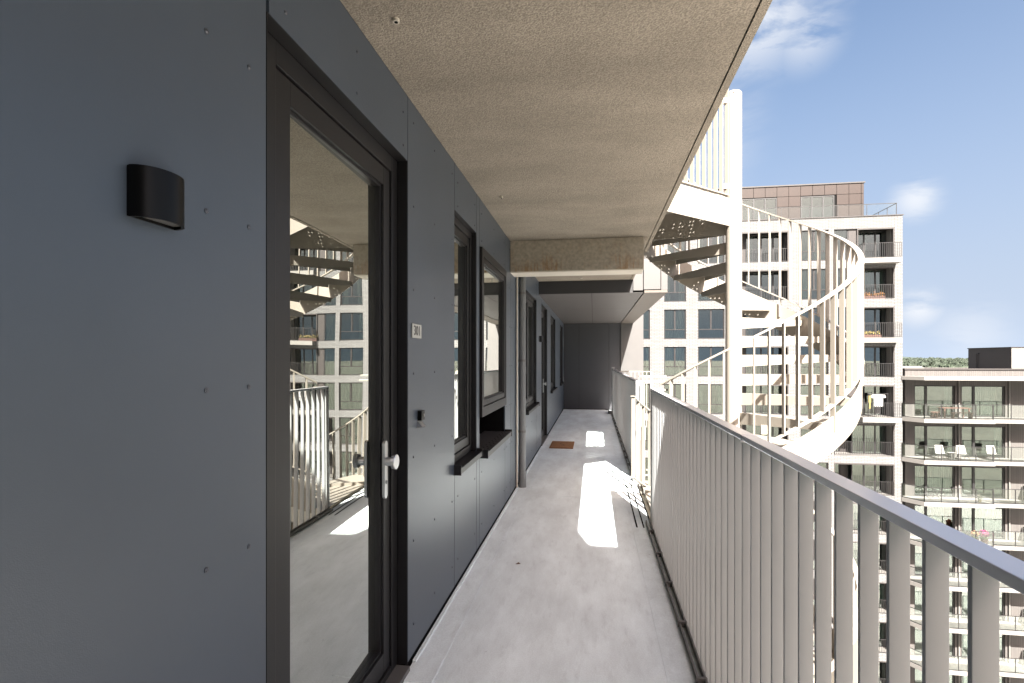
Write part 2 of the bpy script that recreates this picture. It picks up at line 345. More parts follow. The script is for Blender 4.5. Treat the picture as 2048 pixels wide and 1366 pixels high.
# ================================================================== own building
# ---- gallery floor
fl = thing('gallery_floor', None, None, (0, 0, 0), kind='structure')
g_ = .005
ys = [-9, 5.66, 11.4, 15.5]
for i in range(3):
    y0, y1 = ys[i] + g_, ys[i + 1] - g_
    part('floor_slab', B(-.7105, .3285, y0, y1, -.08, 0), M_FLOOR, fl)
    part('floor_edge_strip', MB().prism([(0, 0)] * 3, 0, 0) if False else B(-.853, -.712, y0, y1, -.08, .003), M_FLOOR, fl)
part('floor_slab', B(.33, .500, -9, 15.5, -.08, -.002), M_FLOOR, fl)
part('floor_slab', B(-.853, .56, -9, 15.5, -.30, -.082), M_CONC, fl)
part('floor_slab', B(.504, 1.11, 11.9, 15.5, -.30, -.002), M_FLOOR, fl)
for x in (.371, .429):
    part('drain_slot', B(x - .006, x + .006, 4.72, 6.3, -.001, .0015), M_BACK, fl)
part('drain_slot', B(.492, .504, 4.9, 6.3, -.001, .0035), M_BACK, fl)
part('skirting_seal', B(-.853, -.836, 2.45, 8.80, .003, .014), M_FLOOR, fl)

# ---- ceiling
ce = thing('gallery_ceiling', None, None, (0, 0, CE), kind='structure')
for (y0, y1) in ((-9, 5.455), (5.462, 8.4)):
    part('ceiling_slab', B(WX, .5605, y0, y1, CE, CE + .28), M_CEIL, ce)
    part('slab_edge', B(.566, .60, y0, y1, CE - .004, CE + .28), M_CEIL, ce)
part('slab_topping', B(WX, .60, -9, 8.4, CE + .281, CE + .31), M_CONC, ce)
for (x, y) in ((-.70, 1.835), (-.683, 3.96), (-.18, 8.12)):
    a = MB().cyl((x, y, CE - .012), (x, y, CE + .01), .012, 14)
    p = part('anchor_plug', a, M_CONC, ce, smooth=True)
    part('plug_hole', MB().cyl((x, y, CE - .0135), (x, y, CE - .011), .007, 10), M_BACK, p)

# ---- concrete beam
bmth = thing('concrete_beam', 'raw concrete beam with orange rust stains hanging across under the ceiling', 'beam', (-.18, 5.6, 2.35))
part('beam_web', B(WX + .002, .4955, 5.463, 5.72, 2.352, CE - .002), M_BEAM, bmth, bevel=.004)
part('beam_foot', B(WX + .002, .4955, 5.475, 5.76, 2.342, 2.3515), M_CONC, bmth)

# ---- facade wall with panels, doors, windows
fw = thing('facade_wall', 'dark blue grey panelled gallery wall with riveted boards, doors and windows', 'wall', (WX, 6, 0))
cols = [(-1.63, 1.306, None), (1.306, 2.384, (0, 2.37)), (2.384, 3.23, None), (3.23, 3.86, (.75, 2.38)), (3.86, 3.965, None), (3.965, 5.15, (.72, 2.31)),
        (5.15, 5.50, None), (5.50, 6.74, None), (6.74, 8.06, (.78, 2.34)), (8.06, 8.85, None), (8.85, 9.95, (0, 2.37)), (9.95, 10.75, None),
        (10.75, 12.1, (.8, 2.34)), (12.1, 13.8, None), (13.8, 15.0, (.8, 2.34)), (15.0, 15.48, None)]
back = MB(); riv = MB().cyl((0, 0, 0), (.0018, 0, 0), .0066, 12).cyl((.0018, 0, 0), (.0038, 0, 0), .005, 12, .003).mesh('rivet', mat('rivet_head', (.085, .09, .105), .35, metal=.5), smooth=True)
G = .0035
def panel(y0, y1, z0, z1, cy, rows):
    p = part('wall_panel', B(WX - .009, WX, y0 + G, y1 - G, z0, z1), M_PANEL, fw)
    for y in cy:
        for z in rows:
            if z0 + .03 < z < z1 - .02:
                link('rivet', riv, p, (WX, y, z))
for (y0, y1, op) in cols:
    top = CE - .002 if y0 < 8.4 else 2.468
    w = y1 - y0
    rows = [.18 + .4 * i for i in range(7)]
    cy = [1.076, 1.225, -.4, .3] if y0 < 0 else ([y0 + .08, y1 - .06] + ([(y0 + y1) / 2] if w > .7 else []) if w > .2 else [y0 + w / 2])
    if w < .2: cy = []
    if op is None:
        panel(y0, y1 - (.007 if y0 < 0 else 0), .04, top, cy, rows)
        back.box(WX - .25, WX - .012, y0, y1, -.08, top)
    else:
        if op[0] > 0:
            panel(y0, y1, .04, op[0] - .005, cy, rows); back.box(WX - .25, WX - .012, y0, y1, -.08, op[0] - .004)
        panel(y0, y1, op[1], top, cy, [2.42 if op[1] > 2.35 else 2.36, 2.57]); back.box(WX - .25, WX - .012, y0, y1, op[1] + .004, top)
part('wall_core', back, M_BACK, fw)
part('room_backing', B(WX - .9, WX - .6, -1.6, 15.4, -.1, CE), M_ROOM, fw)

def glazed(name, Y0, Y1, Z0, Z1, fx, fl_, fr_, fb, ft, sash=(.08, .07, .08, .08), gx=.035, fm=M_FRAME, mullion=None, label=None, tilt=0, proud=False):
    """frame + sash + pane as a door or window set fx behind the panel face"""
    x = WX - fx
    fr = MB().ringYZ(x - .06, x, Y0 + .001, Y1 - .001, Z0 + .001, Z1 - .001, fl_, fr_, fb, ft)
    if not proud:
        for bx in ((Y0 - .003, Y0 + .0008, Z0, Z1), (Y1 - .0008, Y1 + .003, Z0, Z1)):
            fr.box(x, WX - .002, bx[0], bx[1], bx[2], bx[3])
        fr.box(x, WX - .002, Y0, Y1, Z1 - .0008, Z1 + .003)
    o = part(name, fr, fm, fw, bevel=.0015, label=label)
    y0, y1, z0, z1 = Y0 + fl_ + .006, Y1 - fr_ - .006, Z0 + fb + .006, Z1 - ft - .006
    # dark seal behind the shadow gap
    part('seal', MB().ringYZ(x - .058, x - .022, Y0 + fl_ - .002, Y1 - fr_ + .002, Z0 + fb - .002, Z1 - ft + .002, .012, .012, .012, .012), M_BACK, o)
    spans = [(y0, y1)]
    if mullion: spans = [(y0, mullion - .004), (mullion + .004, y1)]
    for (a, b) in spans:
        sl, sr, sb, st = sash
        part('sash', MB().ringYZ(x - .055, x - .008, a, b, z0, z1, sl, sr, sb, st).ringYZ(x - .05, x - .02, a + sl - .001, b - sr + .001, z0 + sb - .001, z1 - st + .001, .012, .012, .012, .012), fm, o, bevel=.0015)
        yc = (a + b) / 2; zc = (z0 + z1) / 2
        gm = MB().box(-.004, 0, a + sl - yc, b - sr - yc, z0 + sb - zc, z1 - st - zc)
        link('pane', gm.mesh('pane', M_GLASS), o, (x - gx, yc, zc), rz=tilt)
    return o
def handle_set(o, y, z, side=1):
    x = WX - .058
    pl = MB(); n = 10; pts = []
    for k in range(n + 1): a = math.pi * k / n; pts.append((math.cos(a) * .0165, math.sin(a) * .0165 + .11))
    for k in range(n + 1): a = math.pi + math.pi * k / n; pts.append((math.cos(a) * .0165, math.sin(a) * .0165 - .11))
    i = len(pl.v); m = len(pts)
    pl.v += [(x, y + a, z + b) for a, b in pts] + [(x + .012, y + a, z + b) for a, b in pts]
    pl.f += [tuple(range(m))[::-1], tuple(range(m, 2 * m))] + [(k, (k + 1) % m, m + (k + 1) % m, m + k) for k in range(m)]
    part('handle_plate', pl, M_STEEL, o)
    part('handle_knob', MB().cyl((x + .012, y, z + .035), (x + .042, y, z + .035), .019, 24).cyl((x + .042, y, z + .035), (x + .058, y, z + .035), .030, 28, .033).cyl((x + .058, y, z + .035), (x + .060, y, z + .035), .033, 28, .031), M_STEEL, o, smooth=True)
    part('keyhole', MB().cyl((x + .012, y, z - .055), (x + .015, y, z - .055), .008, 16), M_KNOB, o)
d1 = glazed('door', 1.306, 2.384, .03, 2.37, .05, .112, .072, .03, .07, sash=(.082, .068, .09, .078), tilt=R(1.3), label='glazed black framed door beside the house number sign')
handle_set(d1, 2.238, .965)
part('threshold', B(WX - .12, WX + .012, 1.31, 2.38, -.001, .028), M_DRAIN, d1)
# flat step plate in front of the first door
part('door_step_plate', B(WX + .013, WX + .14, 2.30, 2.50, .003, .008), M_FLOOR, d1)
d2 = glazed('door', 8.85, 9.95, .03, 2.37, .05, .09, .07, .03, .07, label='second black framed door by the coir mat')
handle_set(d2, 9.72, .965)
part('threshold', B(WX - .12, WX + .01, 8.86, 9.94, -.001, .028), M_DRAIN, d2)

def sill(o, Y0, Y1, z, d=.042):
    s = MB().box(WX - .05, WX + d, Y0 - .005, Y1 + .005, z - .004, z).box(WX + d - .003, WX + d, Y0 - .005, Y1 + .005, z - .035, z - .0045)
    part('sill', s, M_BROWNF, o)
    for y in (Y0 - .013, Y1 + .0055):
        part('sill_end_cap', B(WX - .0005, WX + d + .004, y, y + .007, z - .040, z + .022), M_FRAME, o)
w1 = glazed('window', 3.23, 3.86, .775, 2.38, .036, .04, .05, .05, .05, sash=(.05, .05, .06, .06), fm=M_FRAME)
sill(w1, 3.23, 3.86, .77)
# window 2: projecting brown frame over a vent opening with perforated shelf
w2 = glazed('window', 3.985, 5.13, 1.005, 2.305, -.018, .055, .055, .075, .06, sash=(.045, .045, .045, .045), fm=M_BROWNF, proud=True)
part('vent_recess', MB().box(WX - .30, WX - .29, 3.98, 5.14, .72, 1.0).box(WX - .29, WX - .012, 3.965, 3.98, .72, 1.0).box(WX - .29, WX - .012, 5.135, 5.15, .72, 1.0).box(WX - .29, WX - .043, 3.98, 5.135, 1.0, 1.004), M_BACK, w2)
sh = MB().box(WX - .20, WX + .065, 3.965, 5.145, .742, .746).box(WX + .062, WX + .065, 3.965, 5.145, .705, .7415)
shp = part('sill', sh, mat('vent_shelf', (.045, .041, .040), .5), w2)
for k in range(26):
    yy = 4.05 + k * .041; xx = WX - .02 + (k % 3) * .022
    part('vent_slot', B(xx, xx + .012, yy, yy + .018, .746, .7468), M_BACK, w2)
for y in (3.955, 5.146):
    part('sill_end_cap', B(WX + .0005, WX + .069, y, y + .008, .700, .765), M_FRAME, w2)
w3 = glazed('window', 6.74, 8.06, .785, 2.34, .04, .05, .05, .05, .05, sash=(.055, .055, .055, .055), mullion=7.38, fm=M_FRAME); sill(w3, 6.74, 8.06, .78)
w4 = glazed('window', 10.75, 12.1, .805, 2.34, .04, .05, .05, .05, .05, sash=(.055, .055, .055, .055), mullion=11.4); sill(w4, 10.75, 12.1, .80)
w5 = glazed('window', 13.8, 15.0, .805, 2.34, .04, .05, .05, .05, .05, sash=(.055, .055, .055, .055)); sill(w5, 13.8, 15.0, .80)

# ---- rest of the own building (body, overhang, added light blockers behind the camera, end wall)
ab = thing('apartment_block', 'own apartment block with dark wall, projecting upper storey and concrete end pillar', 'building', (-4, 7, -27))
part('building_body', MB().box(-9, WX - .95, -14, 24, -27, 6.4).box(WX - .94, WX - .02, -14, 15.6, CE + .01, 6.4).box(WX - .94, WX - .02, -14, 15.6, -27, -.31), M_BLACKP, ab)
part('added_light_blocker', B(WX, .46, -1.05, -.98, .004, CE - .003), M_PANEL, ab)  # added unseen wall, keeps light from behind off the near gallery
part('added_shade_canopy', MB().prism([(WX - .9, -4.4), (2.6, -4.4), (2.6, -.65), (1.80, -.65), (1.80, -1.42), (1.59, -1.42), (1.46, -.98), (WX - .9, -.98)], 5.65, 5.95), M_CLAD, ab)  # added unseen slab, outline shaped to cast the near shadow edge
part('wall_panel', B(WX - .009, WX, -9, -1.645, .04, CE), M_PANEL, ab)
for k in range(1, 5):
    part('gallery_slab', B(WX, .60, -9, 15.6, -2.98 * k - .30, -2.98 * k), M_CONC, ab)
ew = part('end_wall', MB().box(WX, .765, 15.53, 15.7, -.3, 2.47), M_BACK, ab)
for (x0, x1) in ((WX, -.418), (-.411, .43), (.437, .765)):
    part('wall_panel', B(x0, x1, 15.5, 15.529, .02, 2.466), mat('end_panel_charcoal', (.040, .041, .046), .5, var=.05), ew)
part('end_pillar', B(.767, 1.11, 15.45, 15.75, -.3, 2.466), M_CLAD, ab)
part('wall_return', B(1.112, 1.42, 15.8, 16.4, -12, 6), M_CLAD, ab)
# projecting storey
part('overhang_core', B(WX, 1.10, 8.42, 16.4, 2.50, 5.9), M_BACK, ab)
part('fascia_board', B(WX, .60, 8.405, 8.419, 2.474, CE - .001), mat('fascia_dark', (.02, .0195, .021), .6), ab)
for (x0, x1) in ((WX, -.03), (-.024, .755)):
    for (y0, y1) in ((8.405, 11.0), (11.006, 13.4), (13.406, 15.5)):
        part('soffit_panel', B(x0, x1, y0, y1, 2.47 if y0 > 9 else 2.4702, 2.499 if y0 > 9 else 2.473), M_SOFFIT, ab)
for (y0, y1) in ((8.38, 10.9), (10.906, 13.4), (13.406, 15.9)):
    part('soffit_panel', B(.768, 1.11, y0, y1, 2.462, 2.499), M_SOFFB, ab, label='brown outer soffit board')
for (x0, x1, z0, z1) in ((.602, .748, 2.50, 2.97), (.758, 1.008, 2.512, 2.985), (1.016, 1.112, 2.50, 2.985), (.602, 1.112, 2.995, 4.2), (.602, 1.112, 4.21, 5.8)):
    part('cladding_panel', B(x0, x1, 8.385, 8.415, z0, z1), M_CLAD, ab, bevel=.003)
for (y0, y1) in ((8.416, 10.9), (10.91, 13.4), (13.41, 16.4)):
    part('cladding_panel', B(1.102, 1.114, y0, y1, 2.50, 5.8), M_CLAD, ab)

M_RAILTOP = mat('handrail_satin', (.62, .62, .64), .30, metal=.65)
# ================================================================== balustrades
BY = MB().box(-.017, .017, -.0045, .0045, 0, 1.205).mesh('baluster', M_BALUS, bevel=.0012)
def rail_run(t, y0, y1, sp, splits, posts=()):
    nb = int((y1 - y0) / sp)
    for i in range(nb + 1):
        y = y0 + .01 + i * sp
        link('baluster', BY, t, (.522, y, -.035))
    ys = [y0] + list(splits) + [y1]
    for a, b in zip(ys[:-1], ys[1:]):
        part('handrail', B(.500, .548, a + .001, b - .001, 1.172, 1.19), M_RAILTOP, t, bevel=.002)
    for y in splits:
        part('rail_joint', B(.4985, .5495, y - .004, y + .004, 1.165, 1.1915), M_RAILTOP, t)
    part('bottom_rail', B(.504, .540, y0, y1, -.047, -.0355), M_BALUS, t)
    part('track_inner', B(.458, .466, y0 - .05, y1, -.002, .022), M_DRAIN, t)
    part('track_outer', B(.489, .497, y0 - .02, y1, -.002, .030), M_DRAIN, t)
    y = y0 + .35
    while y < y1:
        part('bracket', MB().box(.452, .500, y - .008, y + .008, .001, .034), M_DRAIN, t, bevel=.002); y += .52
nb = thing('balustrade', 'near balustrade of grey flat bars under a handrail, running out of the photo', 'balustrade', (.52, 2.2, 0), 'balustrades along the gallery')
rail_run(nb, -4.63, 4.87, .1025, (-2.6, -.1, 1.93, 3.42))
part('end_post', B(.500, .548, 4.872, 4.888, -.04, 1.19), M_BALUS, nb)
fb = thing('balustrade', 'far balustrade beyond the stair gap, lined with cream bars up to the end wall', 'balustrade', (.52, 10, 0), 'balustrades along the gallery')
rail_run(fb, 6.56, 14.6, .1025, (8.1, 10.0, 12.2))
part('end_post', B(.500, .548, 6.544, 6.558, -.04, 1.19), M_BALUS, fb)
part('end_post', B(.48, .56, 14.605, 14.66, -.0, 1.23), M_BALUS, fb)
part('post_foot', MB().box(.38, .58, 14.35, 14.62, .001, .07), M_CLAD, fb, bevel=.01)
# short return at the far side of the gap
rt = thing('balustrade', 'short return balustrade turning off the gallery towards the spiral stair', 'balustrade', (.7, 6.55, 0), 'balustrades along the gallery')
part('handrail', B(.549, .87, 6.53, 6.578, 1.172, 1.19), M_STAIR, rt, bevel=.002)
part('bottom_rail', B(.549, .87, 6.54, 6.57, .06, .072), M_STAIR, rt)
for k in range(4):
    link('baluster', MB().box(-.0045, .0045, -.017, .017, 0, 1.11).mesh('baluster', M_STAIR) if k == 0 else rt.children[2].data, rt, (.60 + k * .085, 6.555, .062))
part('corner_post', B(.551, .585, 6.50, 6.53, -.2, 1.17), M_STAIR, rt)
rt2 = thing('balustrade', 'small cream balustrade crossing behind the far balustrade near the end wall', 'balustrade', (.9, 11.9, 0), 'balustrades along the gallery')
part('handrail', B(.56, 1.24, 11.88, 11.925, 1.17, 1.188), M_STAIR, rt2)
bm2 = MB().box(-.006, .006, -.017, .017, 0, 1.2).mesh('baluster', M_STAIR)
for k in range(8): link('baluster', bm2, rt2, (.64 + k * .083, 11.9, -.03))
part('corner_post', B(1.225, 1.26, 11.88, 11.925, -.3, 1.168), M_STAIR, rt2)

# ================================================================== spiral stair
SC = Vector((1.36, 5.52, 0)); A0, DA, RISE, NT = -137.0, 290 / 15, 2.98 / 16, 15
RO = 1.05
st = thing('spiral_stair', 'cream spiral staircase with perforated treads winding round a tall steel column', 'staircase', (SC.x, SC.y, -12))
def pol(r, a, z=0): return (SC.x + r * math.cos(R(a)), SC.y + r * math.sin(R(a)), z)
part('column', MB().cyl((SC.x, SC.y, -12), (SC.x, SC.y, 4.05), .076, 32).cyl((SC.x, SC.y, 4.05), (SC.x, SC.y, 4.062), .076, 32, .068), M_STAIR, st, smooth=True)
part('column_bolt', MB().cyl((SC.x - .02, SC.y - .074, 4.03), (SC.x - .02, SC.y - .078, 4.03), .005, 8), M_BACK, st)
def perforated(outline, holes, z0, z1, hr=.0085, nseg=7):
    pts = [Vector((x, y)) for x, y in outline]; n = len(pts)
    edges = [(i, (i + 1) % n) for i in range(n)]
    hc = []
    for (x, y) in holes:
        b0 = len(pts)
        for k in range(nseg):
            a = 2 * math.pi * k / nseg; pts.append(Vector((x + hr * math.cos(a), y + hr * math.sin(a))))
        edges += [(b0 + k, b0 + (k + 1) % nseg) for k in range(nseg)]; hc.append((x, y))
    ov, oe, of, _, _, _ = delaunay_2d_cdt(pts, edges, [], 1, 1e-6)
    s = MB(); m = len(ov)
    keep = []
    for f in of:
        cx = sum(ov[i].x for i in f) / len(f); cy = sum(ov[i].y for i in f) / len(f)
        if any((cx - x) ** 2 + (cy - y) ** 2 < (hr * .92) ** 2 for x, y in hc): continue
        keep.append(tuple(f))
    s.v = [(v.x, v.y, z0) for v in ov] + [(v.x, v.y, z1) for v in ov]
    for f in keep:
        s.f.append(tuple(reversed(f))); s.f.append(tuple(i + m for i in f))
    cnt = {}
    for f in keep:
        for k in range(len(f)):
            e = (f[k], f[(k + 1) % len(f)]); cnt[e] = 1
    for (a, b) in list(cnt):
        if (b, a) not in cnt: s.f.append((a, b, b + m, a + m))
    return s
def tread_mesh():
    a0, a1 = -1.5, DA + .8
    out = [(.07 * math.cos(R(a0)), .07 * math.sin(R(a0)))]
    for k in range(7):
        a = a0 + (a1 - a0) * k / 6; out.append((RO * math.cos(R(a)), RO * math.sin(R(a))))
    out.append((.07 * math.cos(R(a1)), .07 * math.sin(R(a1))))
    holes = []; rnd = random.Random(3)
    r = .34; row = 0
    while r < 1.01:
        nn = int(r * R(DA) / .047)
        for k in range(nn):
            if (row + k // 3) % 3 == 1 and rnd.random() < .55: continue
            if rnd.random() < .10: continue
            a = R(DA) * (k + .5 + .25 * (row % 2)) / nn
            if .03 < a * r < R(DA) * r - .02: holes.append((r * math.cos(a), r * math.sin(a)))
        r += .038; row += 1
    s = perforated(out, holes, -.006, 0)
    # folded front and back lips, deeper towards the column
    for (a, d) in ((a0, .004), (a1, -.004)):
        ca, sa = math.cos(R(a)), math.sin(R(a)); nx, ny = -sa * d, ca * d
        i = len(s.v); r0, r1 = .07, RO - .01
        for (r_, h) in ((r0, .115), (r1, .055)):
            s.v += [(r_ * ca, r_ * sa, -.006), (r_ * ca, r_ * sa, -h), (r_ * ca + nx, r_ * sa + ny, -h), (r_ * ca + nx, r_ * sa + ny, -.006)]
        s.f += [(i, i+4, i+5, i+1), (i+1, i+5, i+6, i+2), (i+2, i+6, i+7, i+3), (i, i+1, i+2, i+3), (i+4, i+7, i+6, i+5)]
    return s.mesh('tread', M_STAIR)
TM = tread_mesh()
def zn(a): return (a - A0) / DA * RISE          # nosing line above the level the flight starts on
def ribbon(a0, a1, z0, dz0, dz1, r0, r1, step=4):
    s = MB(); n = max(2, int((a1 - a0) / step)); 
    for k in range(n + 1):
        a = a0 + (a1 - a0) * k / n; z = z0 + zn(a)
        for (r, d) in ((r0, dz0), (r1, dz0), (r1, dz1), (r0, dz1)): s.v.append(pol(r, a, z + d))
    for k in range(n):
        i = 4 * k; j = i + 4
        for q in range(4):
            p = (q + 1) % 4; s.f.append((i + q, j + q, j + p, i + p))
    s.f += [(0, 1, 2, 3), (4 * n + 3, 4 * n + 2, 4 * n + 1, 4 * n)]
    return s
SB = MB().box(-.020, .020, -.005, .005, 0, .875).mesh('baluster', M_STAIR)
SBL = MB().box(-.020, .020, -.005, .005, 0, 1.10).mesh('baluster', M_STAIR)
def flight(zb):
    for k in range(1, NT + 1):
        link('tread', TM, st, (SC.x, SC.y, zb + k * RISE), rz=R(A0 + DA * (k - 1)))
    part('stringer', ribbon(A0 + 1, A0 + 290, zb, -.03, .25, RO, RO + .008), M_STAIR, st, smooth=True)
    part('bottom_rail', ribbon(A0 + 3, A0 + 290, zb, .335, .347, RO - .022, RO + .022), M_STAIR, st, smooth=True)
    part('handrail', ribbon(A0, A0 + 290, zb, 1.222, 1.236, RO - .024, RO + .024), M_STAIR, st, smooth=True)
    n = 48
    for k in range(n):
        a = A0 + 5 + 284 * k / (n - 1); lg = (k % 6 == 0)
        link('baluster', SBL if lg else SB, st, pol(RO, a, zb + zn(a) + (.122 if lg else .347)), rz=R(a))
flight(0); flight(-2.98); flight(-5.96)
# landings
def landing(z, upper):
    d0 = A0
    x_edge = .603 if upper else .552
    t = (SC.x - x_edge) / -math.cos(R(d0)); yn = SC.y + t * math.sin(R(d0))
    a1 = A0 + 290; t1 = (SC.x - x_edge) / -math.cos(R(a1)); yf = SC.y + t1 * math.sin(R(a1))
    out = [(SC.x - .05, SC.y - .045), (x_edge, yn), (x_edge, yf + (0 if upper else .6)), (x_edge + (.01 if upper else .26), yf + (.0 if upper else .6)), (SC.x - .06, SC.y + .03)]
    out = out[::-1]
    holes = []; rnd = random.Random(9)
    for i in range(40):
        for j in range(60):
            x = x_edge + .05 + i * .03; y = yn + j * .03 + (i % 2) * .015
            if rnd.random() < .5: continue
            v = Vector((x - SC.x, y - SC.y)); rr = v.length; aa = math.degrees(math.atan2(v.y, v.x)) % 360
            if rr < .22 or rr > 1.3: continue
            if not (a1 + 4 + 3 / rr < aa < d0 + 360 - 5 - 2 / rr): continue
            holes.append((x, y))
    p = part('landing_plate', perforated(out, holes, z - .008, z), M_STAIR, st)
    # edge plates, near and far
    for a, tt in ((d0, t), (a1, t1)):
        ca, sa = math.cos(R(a)), math.sin(R(a)); s = MB(); w = .006
        q = [(SC.x + .07 * ca, SC.y + .07 * sa), (SC.x + tt * ca, SC.y + tt * sa)]
        nx, ny = -sa * w, ca * w
        s.prism([q[0], q[1], (q[1][0] + nx, q[1][1] + ny), (q[0][0] + nx, q[0][1] + ny)], z - .235, z + .035)
        part('landing_edge', s, M_STAIR, st)
    return t, a1, t1
for z, up in ((2.98, True), (0, False), (-2.98, False)):
    t, a1, t1 = landing(z, up)
    ca, sa = math.cos(R(A0)), math.sin(R(A0))
    if up:
        nrm = Vector((-sa, ca))
        for k in range(11):
            r = .115 + k * .088
            if r > t - .02: break
            link('baluster', MB().box(-.019, .019, -.005, .005, 0, 1.07).mesh('baluster', M_STAIR), st, (SC.x + r * ca, SC.y + r * sa, z + .065), rz=R(A0 + 90))
        w = .02
        for (z0, z1) in ((z + .052, z + .064), (z + 1.135, z + 1.15)):
            s = MB()
            q = [(SC.x + .10 * ca, SC.y + .10 * sa), (SC.x + t * ca, SC.y + t * sa)]
            s.prism([(q[0][0] - nrm.x * w, q[0][1] - nrm.y * w), (q[1][0] - nrm.x * w, q[1][1] - nrm.y * w), (q[1][0] + nrm.x * w, q[1][1] + nrm.y * w), (q[0][0] + nrm.x * w, q[0][1] + nrm.y * w)], z0, z1)
            part('landing_rail', s, M_STAIR, st)
        for zz in (z + .12, z + .95):
            part('rail_bracket', MB().box(SC.x - .12, SC.x - .06, SC.y - .09, SC.y - .05, zz, zz + .05), M_STAIR, st)
part('gate_stop', MB().box(1.30, 1.345, 4.44, 4.47, .86, .93), M_STAIR, st)
part('rail_link', B(.549, .64, 4.80, 4.84, 1.172, 1.19), M_STAIR, st)

# ================================================================== small fittings
def wall_lamp(yc, zc, label):
    t = thing('wall_lamp', label, 'lamp', (WX, yc, zc), 'black half round wall lamps on the gallery wall')
    n = 28; s = MB(); a_ = []
    for k in range(n + 1):
        a = math.pi * k / n; a_.append((WX + .004 + .046 * math.sin(a) ** .9, yc + .057 * math.cos(a)))
    ii = len(s.v)
    hz = .048
    for (x, y) in a_: s.v.append((x, y, zc - hz)); s.v.append((x, y, zc + hz))
    for (x, y) in a_:
        v = Vector((x - WX - .004, y - yc)); v = v * .90; s.v.append((WX + .004 + v.x, yc + v.y, zc - hz)); s.v.append((WX + .004 + v.x, yc + v.y, zc + hz))
    for k in range(n):
        i = 2 * k; o = 2 * (n + 1)
        s.f += [(i, i + 2, i + 3, i + 1), (o + i, o + i + 1, o + i + 3, o + i + 2), (i + 1, i + 3, o + i + 3, o + i + 1), (i, o + i, o + i + 2, i + 2)]
    part('lamp_shade', s, M_LAMP, t, smooth=True)
    for zz in (-.042, .036):
        l = MB(); l.prism([(WX + .004 + (x - WX - .004) * .9, yc + (y - yc) * .9) for x, y in a_], zc + zz, zc + zz + .004); part('lens', l, M_LENS, t)
    part('back_plate', B(WX + .0005, WX + .004, yc - .057, yc + .057, zc - .047, zc + .047), M_LAMP, t)
wall_lamp(.927, 1.762, 'large black half round wall lamp on the nearest blank wall panel')
wall_lamp(8.52, 1.77, 'small distant black wall lamp just before the far door')

sg = thing('house_number_sign', 'small silver plate reading 301 beside the first door', 'sign', (WX, 2.5, 1.585))
part('plate', B(WX + .001, WX + .006, 2.432, 2.568, 1.551, 1.619), M_SIGN, sg, bevel=.001)
def text_mesh(txt, size, m):
    cu = bpy.data.curves.new('t', 'FONT'); cu.body = txt; cu.size = size; cu.extrude = .0006; cu.align_x = 'CENTER'; cu.align_y = 'CENTER'; cu.resolution_u = 3
    o = bpy.data.objects.new('t', cu); C.objects.link(o); dg = bpy.context.evaluated_depsgraph_get()
    me = bpy.data.meshes.new_from_object(o.evaluated_get(dg)); bpy.data.objects.remove(o); me.materials.clear(); me.materials.append(m); return me
tm = text_mesh('301', .070, M_INK)
for v in tm.vertices:
    x, y, z = v.co; v.co = (z, x * .92, y * .95)
tm.name = 'digits'
link('digits', tm, sg, (WX + .0066, 2.500, 1.585))

db = thing('doorbell', 'tiny black and chrome doorbell on the wall panel beneath the number sign', 'doorbell', (WX, 2.545, 1.155))
part('housing', B(WX + .001, WX + .022, 2.52, 2.572, 1.148, 1.196), M_LAMP, db, bevel=.002)
part('push_button', MB().cyl((WX + .022, 2.553, 1.172), (WX + .025, 2.553, 1.172), .008, 16), M_WCH, db)
s = MB(); s.v = [(WX + .001, 2.52, 1.146), (WX + .001, 2.572, 1.146), (WX + .028, 2.572, 1.116), (WX + .028, 2.52, 1.116), (WX + .001, 2.52, 1.112), (WX + .001, 2.572, 1.112)]
s.f = [(0, 1, 2, 3), (3, 2, 5, 4), (0, 3, 4), (1, 5, 2), (0, 4, 5, 1)]
part('chrome_hood', s, M_STEEL, db)

dp = thing('downpipe', 'round grey downpipe with clips running down the wall after the beam', 'pipe', (-.797, 6.0, 0))
part('pipe', MB().cyl((-.797, 6.0, .16), (-.797, 6.0, CE), .040, 24).cyl((-.797, 6.0, .0), (-.797, 6.0, .17), .045, 24), M_PIPE, dp, smooth=True)
part('socket', MB().cyl((-.797, 6.0, 1.28), (-.797, 6.0, 1.36), .0435, 24), M_PIPE, dp, smooth=True)
for z in (.62, 1.42, 2.18):
    part('pipe_clip', MB().cyl((-.797, 6.0, z), (-.797, 6.0, z + .025), .043, 24).box(WX, -.84, 5.945, 5.985, z, z + .025), M_DRAIN, dp)
cd = single('conduit', MB().cyl((-.838, 5.86, .03), (-.838, 5.86, CE), .010, 12), M_CONC, 'thin pale conduit fixed beside the grey downpipe', 'pipe', (-.838, 5.86, 0), smooth=True)

mt = thing('doormat', 'orange brown coir mat lying on the floor before the far door', 'doormat', (-.52, 9.0, 0))
part('mat', B(-.71, -.325, 8.66, 9.34, .004, .020), M_COIR, mt, bevel=.004)
s = MB()
for k in range(14):
    a = k * .48; s.box(-.52 + .035 * math.sin(a) - .006, -.52 + .035 * math.sin(a) + .006, 8.84 + k * .022, 8.84 + k * .022 + .03, .0201, .0208)
part('dark_motif', s, M_COIRD, mt, kind='stuff')

s = MB(); s.v = [(-.545, 3.74, .003), (-.527, 3.725, .009), (-.507, 3.742, .004), (-.526, 3.757, .010), (-.526, 3.741, .003)]
s.f = [(0, 1, 4), (1, 2, 4), (2, 3, 4), (3, 0, 4)]
single('dry_leaf', s, M_COIRD, 'tiny dry brown leaf lying alone on the grey gallery floor', 'leaf', (-.526, 3.74, .003))

